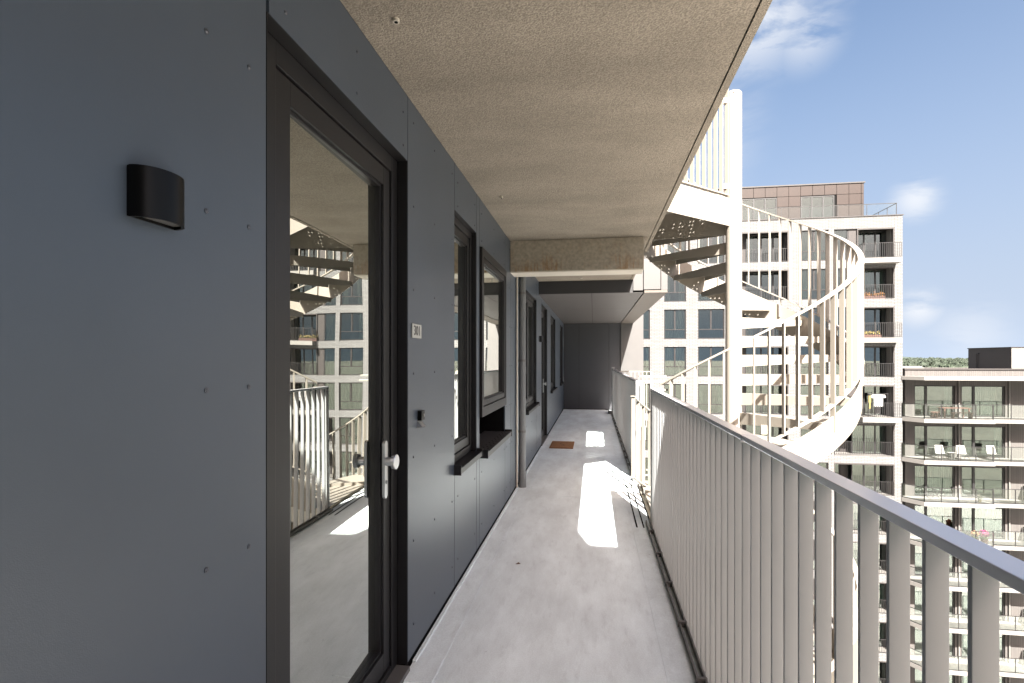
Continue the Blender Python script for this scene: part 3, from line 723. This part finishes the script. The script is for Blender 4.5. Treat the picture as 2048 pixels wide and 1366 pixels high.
# ================================================================== white brick tower
TY = 44.3; GZ = -27.0
tw = thing('apartment_tower', 'tall white brick apartment tower with dark framed windows and barred balconies', 'building', (13, 50, GZ))
NF = 13; TOP = 11.39; HS = 2.985; OH = 2.38
cols_t = [(-11.4, -9.4, 'w'), (-8.6, -6.6, 'w'), (-5.6, -3.9, 'w'), (-2.9, -1.8, 'w'), (-.4, 1.3, 'w'), (3.4, 4.5, 'n'), (5.6, 7.3, 'w'), (8.22, 10.23, 'w'), (11.25, 14.97, 'd'), (15.84, 17.85, 'w'), (18.24, 22.48, 'f')]
X0t, X1t = -13.0, 23.03
wallp = MB(); xs = [X0t] + [v for c in cols_t for v in c[:2]] + [X1t]
for i in range(0, len(xs), 2):
    part('wall_pier', B(xs[i], xs[i + 1], TY, TY + .35, GZ, 12.3), M_BRICK, tw)
for k in range(-1, NF):
    zt = TOP - HS * k - OH            # bottom of the opening above
    zb = TOP - HS * (k + 1)
    if k == -1: zt = 12.3
    for c in cols_t:
        part('spandrel', B(c[0], c[1], TY + .004, TY + .35, max(zb, GZ), zt), M_BRICK, tw)
part('side_wall', MB().box(X1t - .3, X1t, TY + .35, TY + 13, GZ, 12.3).box(X0t, X0t + .3, TY + .35, TY + 13, GZ, 12.3).box(X0t, X1t, TY + 12.7, TY + 13.2, GZ, 12.3), M_BRICK, tw)
s = MB()
for k in range(NF + 1):
    s.box(X0t + .3, X1t - .3, TY + .35, TY + 12.6, TOP - HS * k + .12, TOP - HS * k + .42)
part('floor_deck', s, M_WHITE, tw)
s = MB(); s.box(X0t + .3, X1t - .3, TY + 5.5, TY + 5.7, GZ, 11.8)
for x in (-8.9, -3.3, 1.9, 7.8, 10.7, 15.4, 17.97): s.box(x, x + .15, TY + .36, TY + 5.5, GZ, 11.8)
part('room_wall', s, M_ROOM, tw)
part('parapet_cap', B(X0t - .03, X1t + .06, TY - .05, TY + .45, 12.3, 12.36), M_BLACKP, tw)
part('roof_deck', B(X0t + .3, X1t - .3, TY + .45, TY + 12.9, 12.0, 12.1), M_GRAVEL, tw)

def curtain(w, h, amp=.03, n=None, m=M_CURT, hem=0):
    n = n or int(w / .045); s = MB()
    for k in range(n + 1):
        x = w * k / n; y = amp * math.sin(k * 1.9) + amp * .5 * math.sin(k * .7)
        s.v += [(x, y, hem * abs(math.sin(k * .9))), (x, y, h)]
    s.f = [(2 * k, 2 * k + 2, 2 * k + 3, 2 * k + 1) for k in range(n)]
    return s.mesh('curtain', m)
CUR = {}
def put_curtain(parent, x, y, z, w, h, m, hem=0):
    key = (round(w, 2), round(h, 2), m.name, hem)
    if key not in CUR: CUR[key] = curtain(w, h, m=m, hem=hem)
    link('curtain', CUR[key], parent, (x, y, z))
CACHE = {}
def cached(key, fn):
    if key not in CACHE: CACHE[key] = fn()
    return CACHE[key]
def fwin(x0, x1, z0, z1, y, kind):
    w, h = x1 - x0, z1 - z0
    def mk():
        s = MB(); s.ringXZ(0, .09, 0, w, 0, h, .075, .075, .09, .07)
        s.box(.075, w - .075, .004, .086, .74, .80)
        if kind != 'n': s.box(w / 2 - .055, w / 2 + .055, .004, .086, .80, h - .07)
        return s.mesh('window', M_BROWNF)
    o = link('window', cached(('w', round(w, 2), round(h, 2), kind), mk), tw, (x0, y, z0))
    for nm, key, bx in (('pane', 'pu', (.07, w - .07, .04, .05, .80, h - .07)), ('pane', 'pl', (.07, w - .07, .04, .05, .09, .74))):
        link(nm, cached((key, round(w, 2), round(h, 2)), lambda: B(*bx).mesh('pane', M_GFAR)), o, (x0, y, z0))
    r = random.random()
    if r < .62:
        cw = w * random.choice((.28, .42, .96, .2)); m = random.choice((M_CURT, M_CURT, M_CURTG, M_CURT))
        put_curtain(o, x0 + .05, y + .22, z0 + .05, cw, h - .1, m)
        if cw < .5 * w and random.random() < .8: put_curtain(o, x1 - .05 - cw, y + .22, z0 + .05, cw, h - .1, m)
def bars(w, h, sp=.125):
    s = MB(); s.box(0, w, 0, .04, h - .03, h); s.box(0, w, 0, .03, .04, .07)
    n = int(w / sp)
    for k in range(n + 1): s.box(k * w / n - .012, k * w / n + .012, .005, .03, .07, h - .03)
    return s
def glazing_wall(x0, x1, z0, z1, y, splits):
    """recessed glazed wall of a loggia"""
    w, h = x1 - x0, z1 - z0
    def mk():
        s = MB(); s.ringXZ(0, .08, 0, w, 0, h, .07, .07, .06, .10)
        for q in splits: s.box(q - .05, q + .05, .003, .077, .06, h - .10)
        return s.mesh('glazing_frame', M_RAILD)
    o = link('glazing_frame', cached(('gw', round(w, 2), round(h, 2)), mk), tw, (x0, y, z0))
    link('pane', cached(('gp', round(w, 2), round(h, 2)), lambda: B(.06, w - .06, .035, .045, .05, h - .09).mesh('pane', M_GFAR)), o, (x0, y, z0))
    r = random.random()
    if r < .8:
        m = random.choice((M_CURT, M_CURTG, M_CURT, M_CURTG)); cw = w * random.choice((.2, .3, .45))
        put_curtain(o, x0 + .1, y + .3, z0 + .05, cw, h - .15, m)
        if r < .5: put_curtain(o, x1 - .1 - cw, y + .3, z0 + .05, cw, h - .15, m)
    return o
for k in range(NF):
    z1 = TOP - HS * k; z0 = z1 - OH
    if z0 < GZ: break
    for (x0, x1, kd) in cols_t:
        if kd in 'wn':
            fwin(x0, x1, z0, z1, TY + .12, kd)
        elif kd == 'd':
            glazing_wall(x0 + .8, x1 - .12, z0 - .01, z1, TY + 1.0, (1.2, 2.1))
            part('loggia_side', B(x1 - .11, x1, TY + .36, TY + 1.6, z0, z1), M_BLACKP, tw); part('loggia_panel', B(x0, x0 + .78, TY + 1.0, TY + 1.1, z0, z1), M_BLACKP, tw)
            part('loggia_floor', B(x0, x1, TY + .02, TY + 1.6, z0 - .06, z0 + .003), M_WHITE, tw)
            part('loggia_frame', MB().ringXZ(TY + .01, TY + .09, x0 + .001, x1 - .001, z0 + .004, z1 - .001, .07, .07, 0, .09), M_BLACKP, tw)
            link('railing', cached(('rd',), lambda: bars(x1 - x0 - .16, 1.05).mesh('railing', M_RAILD)), tw, (x0 + .08, TY + .10, z0 + .02))
        else:
            low = k >= 5
            glazing_wall(x0 + 1.65, x1 - .10, z0 - .01, z1, TY + .95, (.9, 1.7))
            link('window', cached(('wf',), lambda: MB().ringXZ(0, .08, 0, 1.05, 0, OH, .07, .07, .07, .07).mesh('window', M_RAILD)), tw, (x0 + .01, TY + (1.55 if low else .14), z0))
            link('pane', cached(('wfp',), lambda: B(.06, 1.0, .03, .04, .06, OH - .06).mesh('pane', M_GFAR)), tw, (x0 + .01, TY + (1.55 if low else .14), z0))
            if not low: put_curtain(tw, x0 + .07, TY + .35, z0 + .05, .95, OH - .1, M_CURT)
            part('loggia_panel', MB().box(x0 + 1.07, x0 + 1.64, TY + (.12 if not low else 1.5), TY + 1.62, z0, z1), M_BLACKP, tw)
            part('loggia_side', B(x1 - .10, x1 - .001, TY + .36, TY + 1.62, z0, z1), M_WHITE, tw)
            part('loggia_floor', B(x0, x1, TY + .02, TY + 1.62, z0 - .06, z0 + .003), M_WHITE, tw)
            part('loggia_frame', MB().ringXZ(TY + .01, TY + .09, (x0 if low else x0 + 1.645), x1 - .001, z0 + .004, z1 - .001, .07, .09, 0, .09), M_BLACKP, tw)
            out = k in (0, 2, 4)
            if out:
                part('balcony_slab', B(x0 + 1.70, x1 + .12, TY - .75, TY - .002, z0 - .36, z0), M_WHITE, tw)
                ra = bars(x1 - x0 - 1.62, 1.12); ra.box(0, .03, .02, .70, 1.09, 1.12)
                for q in range(6): ra.box(.004, .024, .05 + q * .12, .07 + q * .12, .05, 1.09)
                part('railing', MB(), M_RAILD, tw) if False else link('railing', cached(('ro',), lambda: ra.mesh('railing', M_RAILD)), tw, (x0 + 1.74, TY - .72, z0))
            elif low:
                link('railing', cached(('rl',), lambda: bars(x1 - x0 - .1, 1.05).mesh('railing', M_RAILD)), tw, (x0 + .05, TY - .03, z0 + .02))
            else:
                link('railing', cached(('rf',), lambda: bars(x1 - x0 - 1.74, 1.05).mesh('railing', M_RAILD)), tw, (x0 + 1.70, TY - .03, z0 + .02))
# penthouse
PY = 46.5
ph = MB(); part('penthouse_core', B(-6, 21.30, PY + .06, PY + 8, 12.1, 15.5), M_BACK, tw)
wins = [(12.1, 14.79), (16.63, 19.15), (4.5, 8.5)]
nx = 0; x = -5.99
while x < 21.3:
    x1 = min(x + .905, 21.37)
    part('penthouse_panel', B(x + .015, x1 - .015, PY, PY + .055, 14.70, 15.52), M_COPP, tw)
    if not any(a - .3 < (x + x1) / 2 < b + .3 for a, b in wins):
        for (za, zb) in ((13.87, 14.67), (12.2, 13.84)):
            part('penthouse_panel', B(x + .015, x1 - .015, PY, PY + .055, za, zb), M_COPP, tw)
    x = x1
for (a, b) in wins:
    o = link('penthouse_window', MB().ringXZ(0, .1, 0, b - a, 0, 2.5, .08, .08, .08, .08).box((b - a) / 3 - .05, (b - a) / 3 + .05, .003, .097, .08, 2.42).box((b - a) * 2 / 3 - .05, (b - a) * 2 / 3 + .05, .003, .097, .08, 2.42).mesh('penthouse_window', M_RAILD), tw, (a, PY - .05, 12.12))
    link('pane', B(.07, b - a - .07, .04, .05, .07, 2.43).mesh('pane', M_GFAR), o, (a, PY - .05, 12.12))
    link('blind', B(.08, b - a - .08, .065, .075, .08, 2.42).mesh('blind', M_CURT), o, (a, PY - .05, 12.12))
part('penthouse_side', B(21.305, 21.37, PY + .056, PY + 8, 12.1, 15.52), M_COPP, tw)
part('penthouse_cap', B(-6.1, 21.45, PY - .06, PY + 8.1, 15.53, 15.63), M_BLACKP, tw)
gy = TY + .3
for i in range(14):
    xa = 22.75 - (i + 1) * 2.05
    part('glass_panel', B(xa + .02, xa + 2.03, gy, gy + .012, 12.40, 13.27), M_GRAIL, tw)
    part('rail_post', B(xa - .015, xa + .015, gy - .005, gy + .03, 12.36, 13.28), M_RAILD, tw)
part('roof_rail', MB().box(-6, 22.80, gy - .01, gy + .035, 13.28, 13.32).box(22.76, 22.80, gy + .036, gy + 4.5, 13.28, 13.32), M_RAILD, tw)
for q in range(4): part('rail_post', B(22.76, 22.79, gy + q * 1.3, gy + q * 1.3 + .04, 12.36, 13.28), M_RAILD, tw)

# things on the tower balconies
def clump(s, c, r, n, rnd, sz):
    for _ in range(n):
        v = Vector((rnd.gauss(0, 1), rnd.gauss(0, 1), rnd.gauss(0, 1))).normalized() * r * rnd.random() ** .4
        p = Vector(c) + Vector((v.x, v.y, v.z * .9)); u = Vector((rnd.uniform(-1, 1), rnd.uniform(-1, 1), rnd.uniform(-1, 1))).normalized(); w = u.orthogonal().normalized()
        i = len(s.v); s.v += [tuple(p), tuple(p + u * sz), tuple(p + u * sz * .6 + w * sz * .6), tuple(p + w * sz * .9)]; s.f.append((i, i + 1, i + 2, i + 3))
zf = TOP - HS * 4 - OH
cr = thing('clothes_rack', 'clothes rack with a white shirt hanging on a tower balcony', 'clothes rack', (21.2, TY - .2, zf))
part('rack_frame', MB().cyl((20.5, TY - .2, zf + 1.75), (21.95, TY - .2, zf + 1.75), .02, 6).cyl((20.55, TY - .2, zf), (20.55, TY - .2, zf + 1.75), .02, 6).cyl((21.9, TY - .2, zf), (21.9, TY - .2, zf + 1.75), .02, 6), M_RAILD, cr)
def shirt(x, w, h, m):
    s = MB(); z = zf + 1.7; pts = [(-.5, -.22), (-.42, -.02), (-.12, 0), (.12, 0), (.42, -.02), (.5, -.22), (.36, -.30), (.30, -.2), (.30, -1), (-.30, -1), (-.30, -.2), (-.36, -.30)]
    i = len(s.v); n = len(pts)
    for d in (0, .05): s.v += [(x + a * w, TY - .24 + d, z + b * h) for a, b in pts]
    s.f += [tuple(range(n))[::-1], tuple(range(n, 2 * n))] + [(k, (k + 1) % n, n + (k + 1) % n, n + k) for k in range(n)]
    return s
part('shirt', shirt(21.25, 1.05, .9, M_CLOTH), M_CLOTH, cr); part('trousers', B(21.1, 21.42, TY - .22, TY - .17, zf + .25, zf + 1.0), M_RAILD, cr)
part('towel', B(20.58, 20.75, TY - .22, TY - .18, zf + .6, zf + 1.6), M_YEL, cr)
rnd = random.Random(5)
for (x, k, m, lab) in ((21.2, 1, M_ORA, 'orange flowering planter behind balcony bars high on the tower'), (20.9, 2, M_YEL, 'yellow planter behind balcony bars below the orange one')):
    z = TOP - HS * k - OH
    t = thing('planter', lab, 'planter', (x, TY + .6, z))
    part('box', B(x - .8, x + .9, TY + .5, TY + .75, z + .01, z + .28), M_WOOD, t)
    s = MB()
    for q in range(6): clump(s, (x - .7 + q * .28, TY + .62, z + .42), .2, 40, rnd, .07)
    part('flowers', s, m, t)

# ================================================================== grey-brown block on the right
BX0 = 23.46; BYW = 44.8
gb = thing('apartment_building', 'lower grey brown apartment building with white balcony slabs and glass balustrades', 'building', (33, 50, GZ))
WINS = [(24.12, 26.88), (27.32, 30.22), (33.6, 36.6), (37.2, 40.2)]
HB = 3.03; T0 = -.55; WH = 2.33
NB = 8
xs = [BX0] + [v for c in WINS for v in c] + [46]
for i in range(0, len(xs), 2): part('cladding', B(xs[i], xs[i + 1], BYW, BYW + .3, GZ, .62), M_BOARD, gb)
s = MB()
for k in range(-1, NB):
    zt = T0 - HB * k - WH; zb = T0 - HB * (k + 1)
    if k == -1: zt = .62
    for c in WINS: s.box(c[0], c[1], BYW + .004, BYW + .3, max(zb, GZ), zt)
part('cladding', s, M_BOARD, gb)
part('side_cladding', MB().box(BX0, BX0 + .2, BYW + .3, BYW + 14, GZ, .62).box(46, 46.2, BYW + .3, BYW + 14, GZ, .62).box(BX0, 46, BYW + 13.8, BYW + 14, GZ, .6), M_BOARD, gb)
part('roof_edge', MB().box(BX0 - .05, 46.2, BYW - .06, BYW + .4, .622, .74), M_BLACKP, gb)
part('roof_deck', B(BX0, 46, BYW + .4, BYW + 14, .40, .50), M_GRAVEL, gb)
part('roof_strip', MB().box(BX0, 29.6, BYW + 9, BYW + 9.5, .5, .80).box(BX0, 27.0, BYW + 4, BYW + 4.4, .5, .74), M_WHITE, gb)
part('room_wall', MB().box(BX0 + .2, 46, BYW + 4.6, BYW + 4.8, GZ, .4).box(27.0, 27.15, BYW + .31, BYW + 4.6, GZ, .4), M_ROOM, gb)
s = MB()
for k in range(NB + 1): s.box(BX0 + .2, 46, BYW + .31, BYW + 4.55, T0 - HB * k + .25, T0 - HB * k + .6)
part('floor_deck', s, M_ROOMF, gb)
part('roof_plant_room', MB().box(31.8, 37.0, 46.55, 51.3, .5, 2.32), M_SHADEG, gb)
part('plant_room_cap', B(31.75, 37.05, 46.45, 51.35, 2.322, 2.38), M_BLACKP, gb)
part('painted_sunlit_front', B(31.81, 37.0, 46.5, 46.545, .5, 2.318), M_WHITE, gb)  # sunlit face painted white over the shade-grey box
part('roof_vent_pipe', MB().cyl((31.74, 50.2, .5), (31.74, 50.2, 1.9), .03, 8).cyl((31.74, 50.2, 1.9), (31.74, 50.0, 1.9), .03, 8), M_RAILD, gb)
part('wall_grille', B(31.9, 32.3, BYW - .03, BYW - .002, .30, .42), M_BACK, gb)
CURT2 = {1: None}
for k in range(NB):
    z1 = T0 - HB * k; z0 = z1 - WH
    for ci, (x0, x1) in enumerate(WINS):
        w = x1 - x0
        def mk():
            s = MB(); s.ringXZ(0, .1, 0, w, 0, WH, .07, .10, .08, .08); s.box(w * .27, w * .27 + .16, -.01, .09, .08, WH - .08)
            return s.mesh('window', M_RAILD)
        o = link('window', cached(('b2', round(w, 2)), mk), gb, (x0, BYW + .08, z0))
        link('pane', cached(('b2p', round(w, 2)), lambda: B(.06, w - .09, .04, .05, .07, WH - .07).mesh('pane', M_GFAR)), o, (x0, BYW + .08, z0))
        full = (k, ci) in ((2, 0), (3, 1), (5, 0), (6, 1), (4, 1), (5, 1))
        if full: put_curtain(o, x0 + .08, BYW + .35, z0 + .03, w - .2, WH - .08, M_CURTG)
        elif (k, ci) == (3, 0):
            put_curtain(o, x0 + .08, BYW + .35, z0 + .9, 2.1, WH - .95, M_CURT, .12)
            part('red_wall_panel', B(x0 + 2.2, x1 - .1, BYW + .4, BYW + .5, z0, z1 - .05), M_RED, o)
        elif (k, ci) == (0, 1): put_curtain(o, x0 + 1.2, BYW + .6, z0 + .03, w - 1.35, WH - .1, M_CURTG)
        elif random.random() < .5: put_curtain(o, x1 - .5, BYW + .35, z0 + .03, .4, WH - .08, M_CURTG)
    # balcony slabs
    zs = z0 - .02
    def slab(z, th):
        return MB().prism([(22.95, 44.79), (22.95, 44.25), (23.8, 43.0), (28.4, 43.0), (28.4, 44.79)], z - th, z)
    part('balcony_slab', slab(zs, .30), M_WHITE, gb, bevel=.01)
    part('balcony_slab', B(28.41, 33.2, 43.3, 44.79, zs - .28, zs), M_WHITE, gb)
    # glass balustrade
    path = [(22.98, 44.75), (22.98, 44.27), (23.82, 43.05), (28.3, 43.05)] if k < 8 else []
    path2 = [(28.45, 43.35), (33.15, 43.35)] if k < 2 else [(28.45, 43.35), (31.35, 43.35), (31.35, 44.7)]
    for pth in (path, path2):
        rl = MB()
        for (a, b) in zip(pth[:-1], pth[1:]):
            a, b = Vector(a), Vector(b); d = (b - a); ln = d.length; d /= ln; nn = Vector((-d.y, d.x)) * .02
            for zz in ((1.03, 1.07), (.04, .07)):
                rl.prism([tuple(a - nn), tuple(b - nn), tuple(b + nn), tuple(a + nn)], zs + zz[0], zs + zz[1])
            m_ = max(1, round(ln / 1.25)); nn2 = nn * .3
            for q in range(m_):
                c0 = a + d * (ln * q / m_ + .03); c1 = a + d * (ln * (q + 1) / m_ - .03)
                part('glass_panel', MB().prism([tuple(c0 - nn2), tuple(c1 - nn2), tuple(c1 + nn2), tuple(c0 + nn2)], zs + .08, zs + 1.02), M_GRAIL, gb)
                e = a + d * (ln * q / m_)
                part('rail_post', B(e.x - .022, e.x + .022, e.y - .022, e.y + .022, zs, zs + 1.03), M_RAILD, gb)
            part('rail_post', B(b.x - .022, b.x + .022, b.y - .022, b.y + .022, zs, zs + 1.03), M_RAILD, gb)
        part('balcony_rail', rl, M_RAILD, gb)
    for x in (27.1, 30.45): part('wall_pipe', MB().cyl((x, BYW - .08, zs + .001), (x, BYW - .08, zs + HB - .32), .05, 10), M_WHITE, gb)
part('top_canopy', MB().prism([(22.95, 44.79), (22.95, 44.25), (23.8, 43.0), (33.5, 43.0), (33.5, 44.79)], -.10, .16), M_WHITE, gb)

# furniture on those balconies
def zfl(k): return T0 - HB * k - WH - .02
def table(x, y, z, w, d, h, m, lab, cat='table', nm='picnic_table'):
    t = thing(nm, lab, cat, (x, y, z))
    top = MB()
    for q in range(4): top.box(x - w / 2, x + w / 2, y - d / 2 + q * d / 4 + .01, y - d / 2 + (q + 1) * d / 4 - .01, z + h - .04, z + h)
    part('top', top, m, t)
    for sx in (-1, 1):
        for sy in (-1, 1): part('leg', B(x + sx * (w / 2 - .15) - .04, x + sx * (w / 2 - .15) + .04, y + sy * (d / 2 - .06) - .03, y + sy * (d / 2 - .06) + .03, z, z + h - .04), m, t)
    return t
z = zfl(0)
table(26.3, 43.95, z, 1.9, .75, .76, M_WOOD, 'red brown wooden picnic table on the top balcony of the grey brown building')
table(26.5, 43.42, z, 1.5, .28, .45, M_WOOD, 'wooden bench in front of the picnic table on the top balcony', 'bench', 'bench')
table(24.95, 43.9, z, .55, .35, .45, M_WOOD, 'short wooden bench left of the picnic table on the top balcony', 'bench', 'bench')
def chair(x, y, z, lab, rz=0):
    t = thing('lounge_chair', lab, 'chair', (x, y, z), 'white chairs on the second balcony')
    s = MB(); n = 6
    prof = [(0, .95, .28), (0, .42, .10), (0, .38, -.35)]
    s.v = [(x - .27, y + .30, z + 1.0), (x + .27, y + .30, z + 1.0), (x + .31, y + .12, z + .42), (x - .31, y + .12, z + .42), (x + .30, y - .36, z + .44), (x - .30, y - .36, z + .44)]
    s.v += [(a, b + .04, c - .04) for a, b, c in s.v]
    s.f = [(0, 1, 2, 3), (3, 2, 4, 5), (6, 9, 8, 7), (9, 11, 10, 8), (0, 6, 7, 1), (5, 4, 10, 11), (0, 3, 9, 6), (3, 5, 11, 9), (1, 7, 8, 2), (2, 8, 10, 4)]
    part('seat_shell', s, M_WCH, t, bevel=.01)
    for sx in (-1, 1):
        part('leg', MB().cyl((x + sx * .2, y, z + .4), (x + sx * .32, y - .3, z), .014, 6), M_WOOD, t); part('leg', MB().cyl((x + sx * .2, y + .05, z + .4), (x + sx * .32, y + .35, z), .014, 6), M_WOOD, t)
z = zfl(1)
chair(25.3, 43.7, z, 'left of the two white lounge chairs on the second balcony')
chair(26.75, 43.7, z, 'right of the two white lounge chairs on the second balcony')
table(26.05, 43.8, z, .5, .4, .5, M_WCH, 'small white side table between the two white lounge chairs', 'table', 'side_table')
chair(28.9, 44.0, z, 'white chair further right on the second balcony beside the glass balustrade end')
z = zfl(3)
for (x, m, r, lab) in ((28.0, M_PINK, .30, 'planter full of pink flowers on the fourth balcony of the grey brown building'), (27.4, M_ORA, .22, 'small planter of orange flowers left of the pink flowers')):
    t = thing('flower_pot', lab, 'flower pot', (x, 43.5, z))
    part('pot', MB().cyl((x, 43.5, z + .01), (x, 43.5, z + .42), .17, 12, .24), M_WOOD, t)
    s = MB(); clump(s, (x, 43.5, z + .75), r, 160, rnd, .09); part('flowers', s, m, t)
    s = MB(); clump(s, (x, 43.5, z + .5), r * .8, 120, rnd, .09); part('leaves', s, M_LEAF, t)
z = zfl(2)
t = thing('potted_plant', 'small yellow green potted plant on the third balcony floor', 'plant', (27.7, 43.5, z))
part('pot', MB().cyl((27.7, 43.5, z + .01), (27.7, 43.5, z + .2), .09, 10, .13), M_YEL, t)
s = MB(); clump(s, (27.7, 43.5, z + .35), .2, 90, rnd, .07); part('leaves', s, M_CROWN2, t)
t = thing('bicycle', 'dark folded bicycle leaning behind the glass on the third balcony', 'bicycle', (25.2, 44.2, z))
def ring3(c, r, rr, n=18):
    s = MB()
    for k in range(n):
        a, b = 2 * math.pi * k / n, 2 * math.pi * (k + 1) / n
        s.cyl((c[0] + r * math.cos(a), c[1], c[2] + r * math.sin(a)), (c[0] + r * math.cos(b), c[1], c[2] + r * math.sin(b)), rr, 5)
    return s
part('wheel', ring3((24.85, 44.2, z + .27), .25, .02), M_RAILD, t); part('wheel', ring3((25.6, 44.2, z + .27), .25, .02), M_RAILD, t)
part('bicycle_frame', MB().cyl((24.85, 44.2, z + .27), (25.15, 44.2, z + .62), .018, 6).cyl((25.15, 44.2, z + .62), (25.3, 44.2, z + .25), .018, 6).cyl((25.3, 44.2, z + .25), (24.85, 44.2, z + .27), .018, 6).cyl((25.3, 44.2, z + .25), (25.5, 44.2, z + .65), .018, 6).cyl((25.6, 44.2, z + .27), (25.48, 44.2, z + .78), .018, 6).cyl((25.15, 44.2, z + .60), (25.5, 44.2, z + .62), .018, 6), M_RAILD, t)
part('saddle', B(25.02, 25.24, 44.15, 44.25, z + .66, z + .70), M_RAILD, t)

# ================================================================== ground, woods and far hills
s = MB(); s.v = []; n = 48
s.v.append((0, 0, GZ))
for k in range(n): s.v.append((9000 * math.cos(2 * math.pi * k / n), 9000 * math.sin(2 * math.pi * k / n), GZ))
for k in range(n): s.f.append((0, 1 + k, 1 + (k + 1) % n))
g = part('ground', s, M_GRASS, None, kind='structure')
part('pavement', B(-60, 80, -40, 44, GZ, GZ + .004), M_PAVE, None, kind='structure')
hl = MB(); n = 120
rnd = random.Random(11)
for k in range(n + 1):
    a = R(-60 + 150 * k / n); h = 8 + 7 * math.sin(k * .31) + 5 * math.sin(k * .83 + 1) + 2 * math.sin(k * 2.1)
    for (r, z) in ((3200, GZ - 2), (3700, h - 6), (4600, h + 4), (5200, GZ)): hl.v.append((r * math.sin(a), r * math.cos(a), z))
for k in range(n):
    for q in range(3): i = 4 * k + q; hl.f.append((i, i + 4, i + 5, i + 1))
part('hills', hl, M_HILL, None, kind='structure', smooth=True)
def ico(s, c, rx, rz, rnd):
    # faceted leafy clump made of leaf-cluster triangles spread over an uneven ball
    for _ in range(26):
        v = Vector((rnd.gauss(0, 1), rnd.gauss(0, 1), abs(rnd.gauss(0, 1)) * .8)).normalized()
        p = Vector((c[0] + v.x * rx * rnd.uniform(.6, 1.1), c[1] + v.y * rx * rnd.uniform(.6, 1.1), c[2] + v.z * rz * rnd.uniform(.6, 1.1)))
        q = rx * .45
        a = Vector((rnd.uniform(-1, 1), rnd.uniform(-1, 1), rnd.uniform(-1, 1))).normalized() * q; b = a.orthogonal().normalized() * q
        i = len(s.v); s.v += [tuple(p - a), tuple(p + b), tuple(p + a), tuple(p - b)]; s.f.append((i, i + 1, i + 2, i + 3))
wd = MB()
for _ in range(2600):
    d = rnd.uniform(420, 2600) ; a = R(rnd.uniform(14, 44)); r = rnd.uniform(4, 8)
    h = rnd.uniform(11, 19) + d * .006
    ico(wd, (d * math.sin(a), d * math.cos(a), GZ + h - r), r, r * 1.1, rnd)
part('woodland', wd, M_CROWN, None, kind='stuff')
def tree(x, y, h, r, label, m, n=2600, sz=.45):
    t = thing('tree', label, 'tree', (x, y, GZ), 'broadleaved trees beyond the roofs')
    part('trunk', MB().cyl((x, y, GZ), (x, y, GZ + h * .55), .5, 10, .3).cyl((x, y, GZ + h * .5), (x + 2, y, GZ + h * .75), .25, 7, .1).cyl((x, y, GZ + h * .5), (x - 2, y + 1, GZ + h * .78), .25, 7, .1), M_BARK, t)
    s = MB(); rd = random.Random(int(x * 7))
    for q in range(14):
        c = (x + rd.uniform(-r, r) * .75, y + rd.uniform(-r, r) * .75, GZ + h - r * .6 + rd.uniform(-r, r) * .45)
        clump(s, c, r * .42, n // 14, rd, sz)
    part('crown', s, m, t)
tree(115.5, 152, 28.2, 5.2, 'yellow green treetop just left of the grey roof box', M_CROWN2)
tree(107, 165, 24.0, 4.5, 'darker green treetop left of the yellow green one on the skyline', M_CROWN)
for (x, y, w, z, m) in ((95, 170, 26, -1.2, M_WHITE), (118, 215, 30, -2.6, M_GRAVEL)):
    t = thing('low_building', 'flat pale roofed building ' + ('seen just above the near roof edge' if y == 170 else 'further off among the trees'), 'building', (x, y, GZ))
    part('wall', B(x - w / 2, x + w / 2, y, y + 14, GZ, z - .4), M_WHITE, t); part('roof', B(x - w / 2 - .2, x + w / 2 + .2, y - .2, y + 14.2, z - .4, z), m, t)
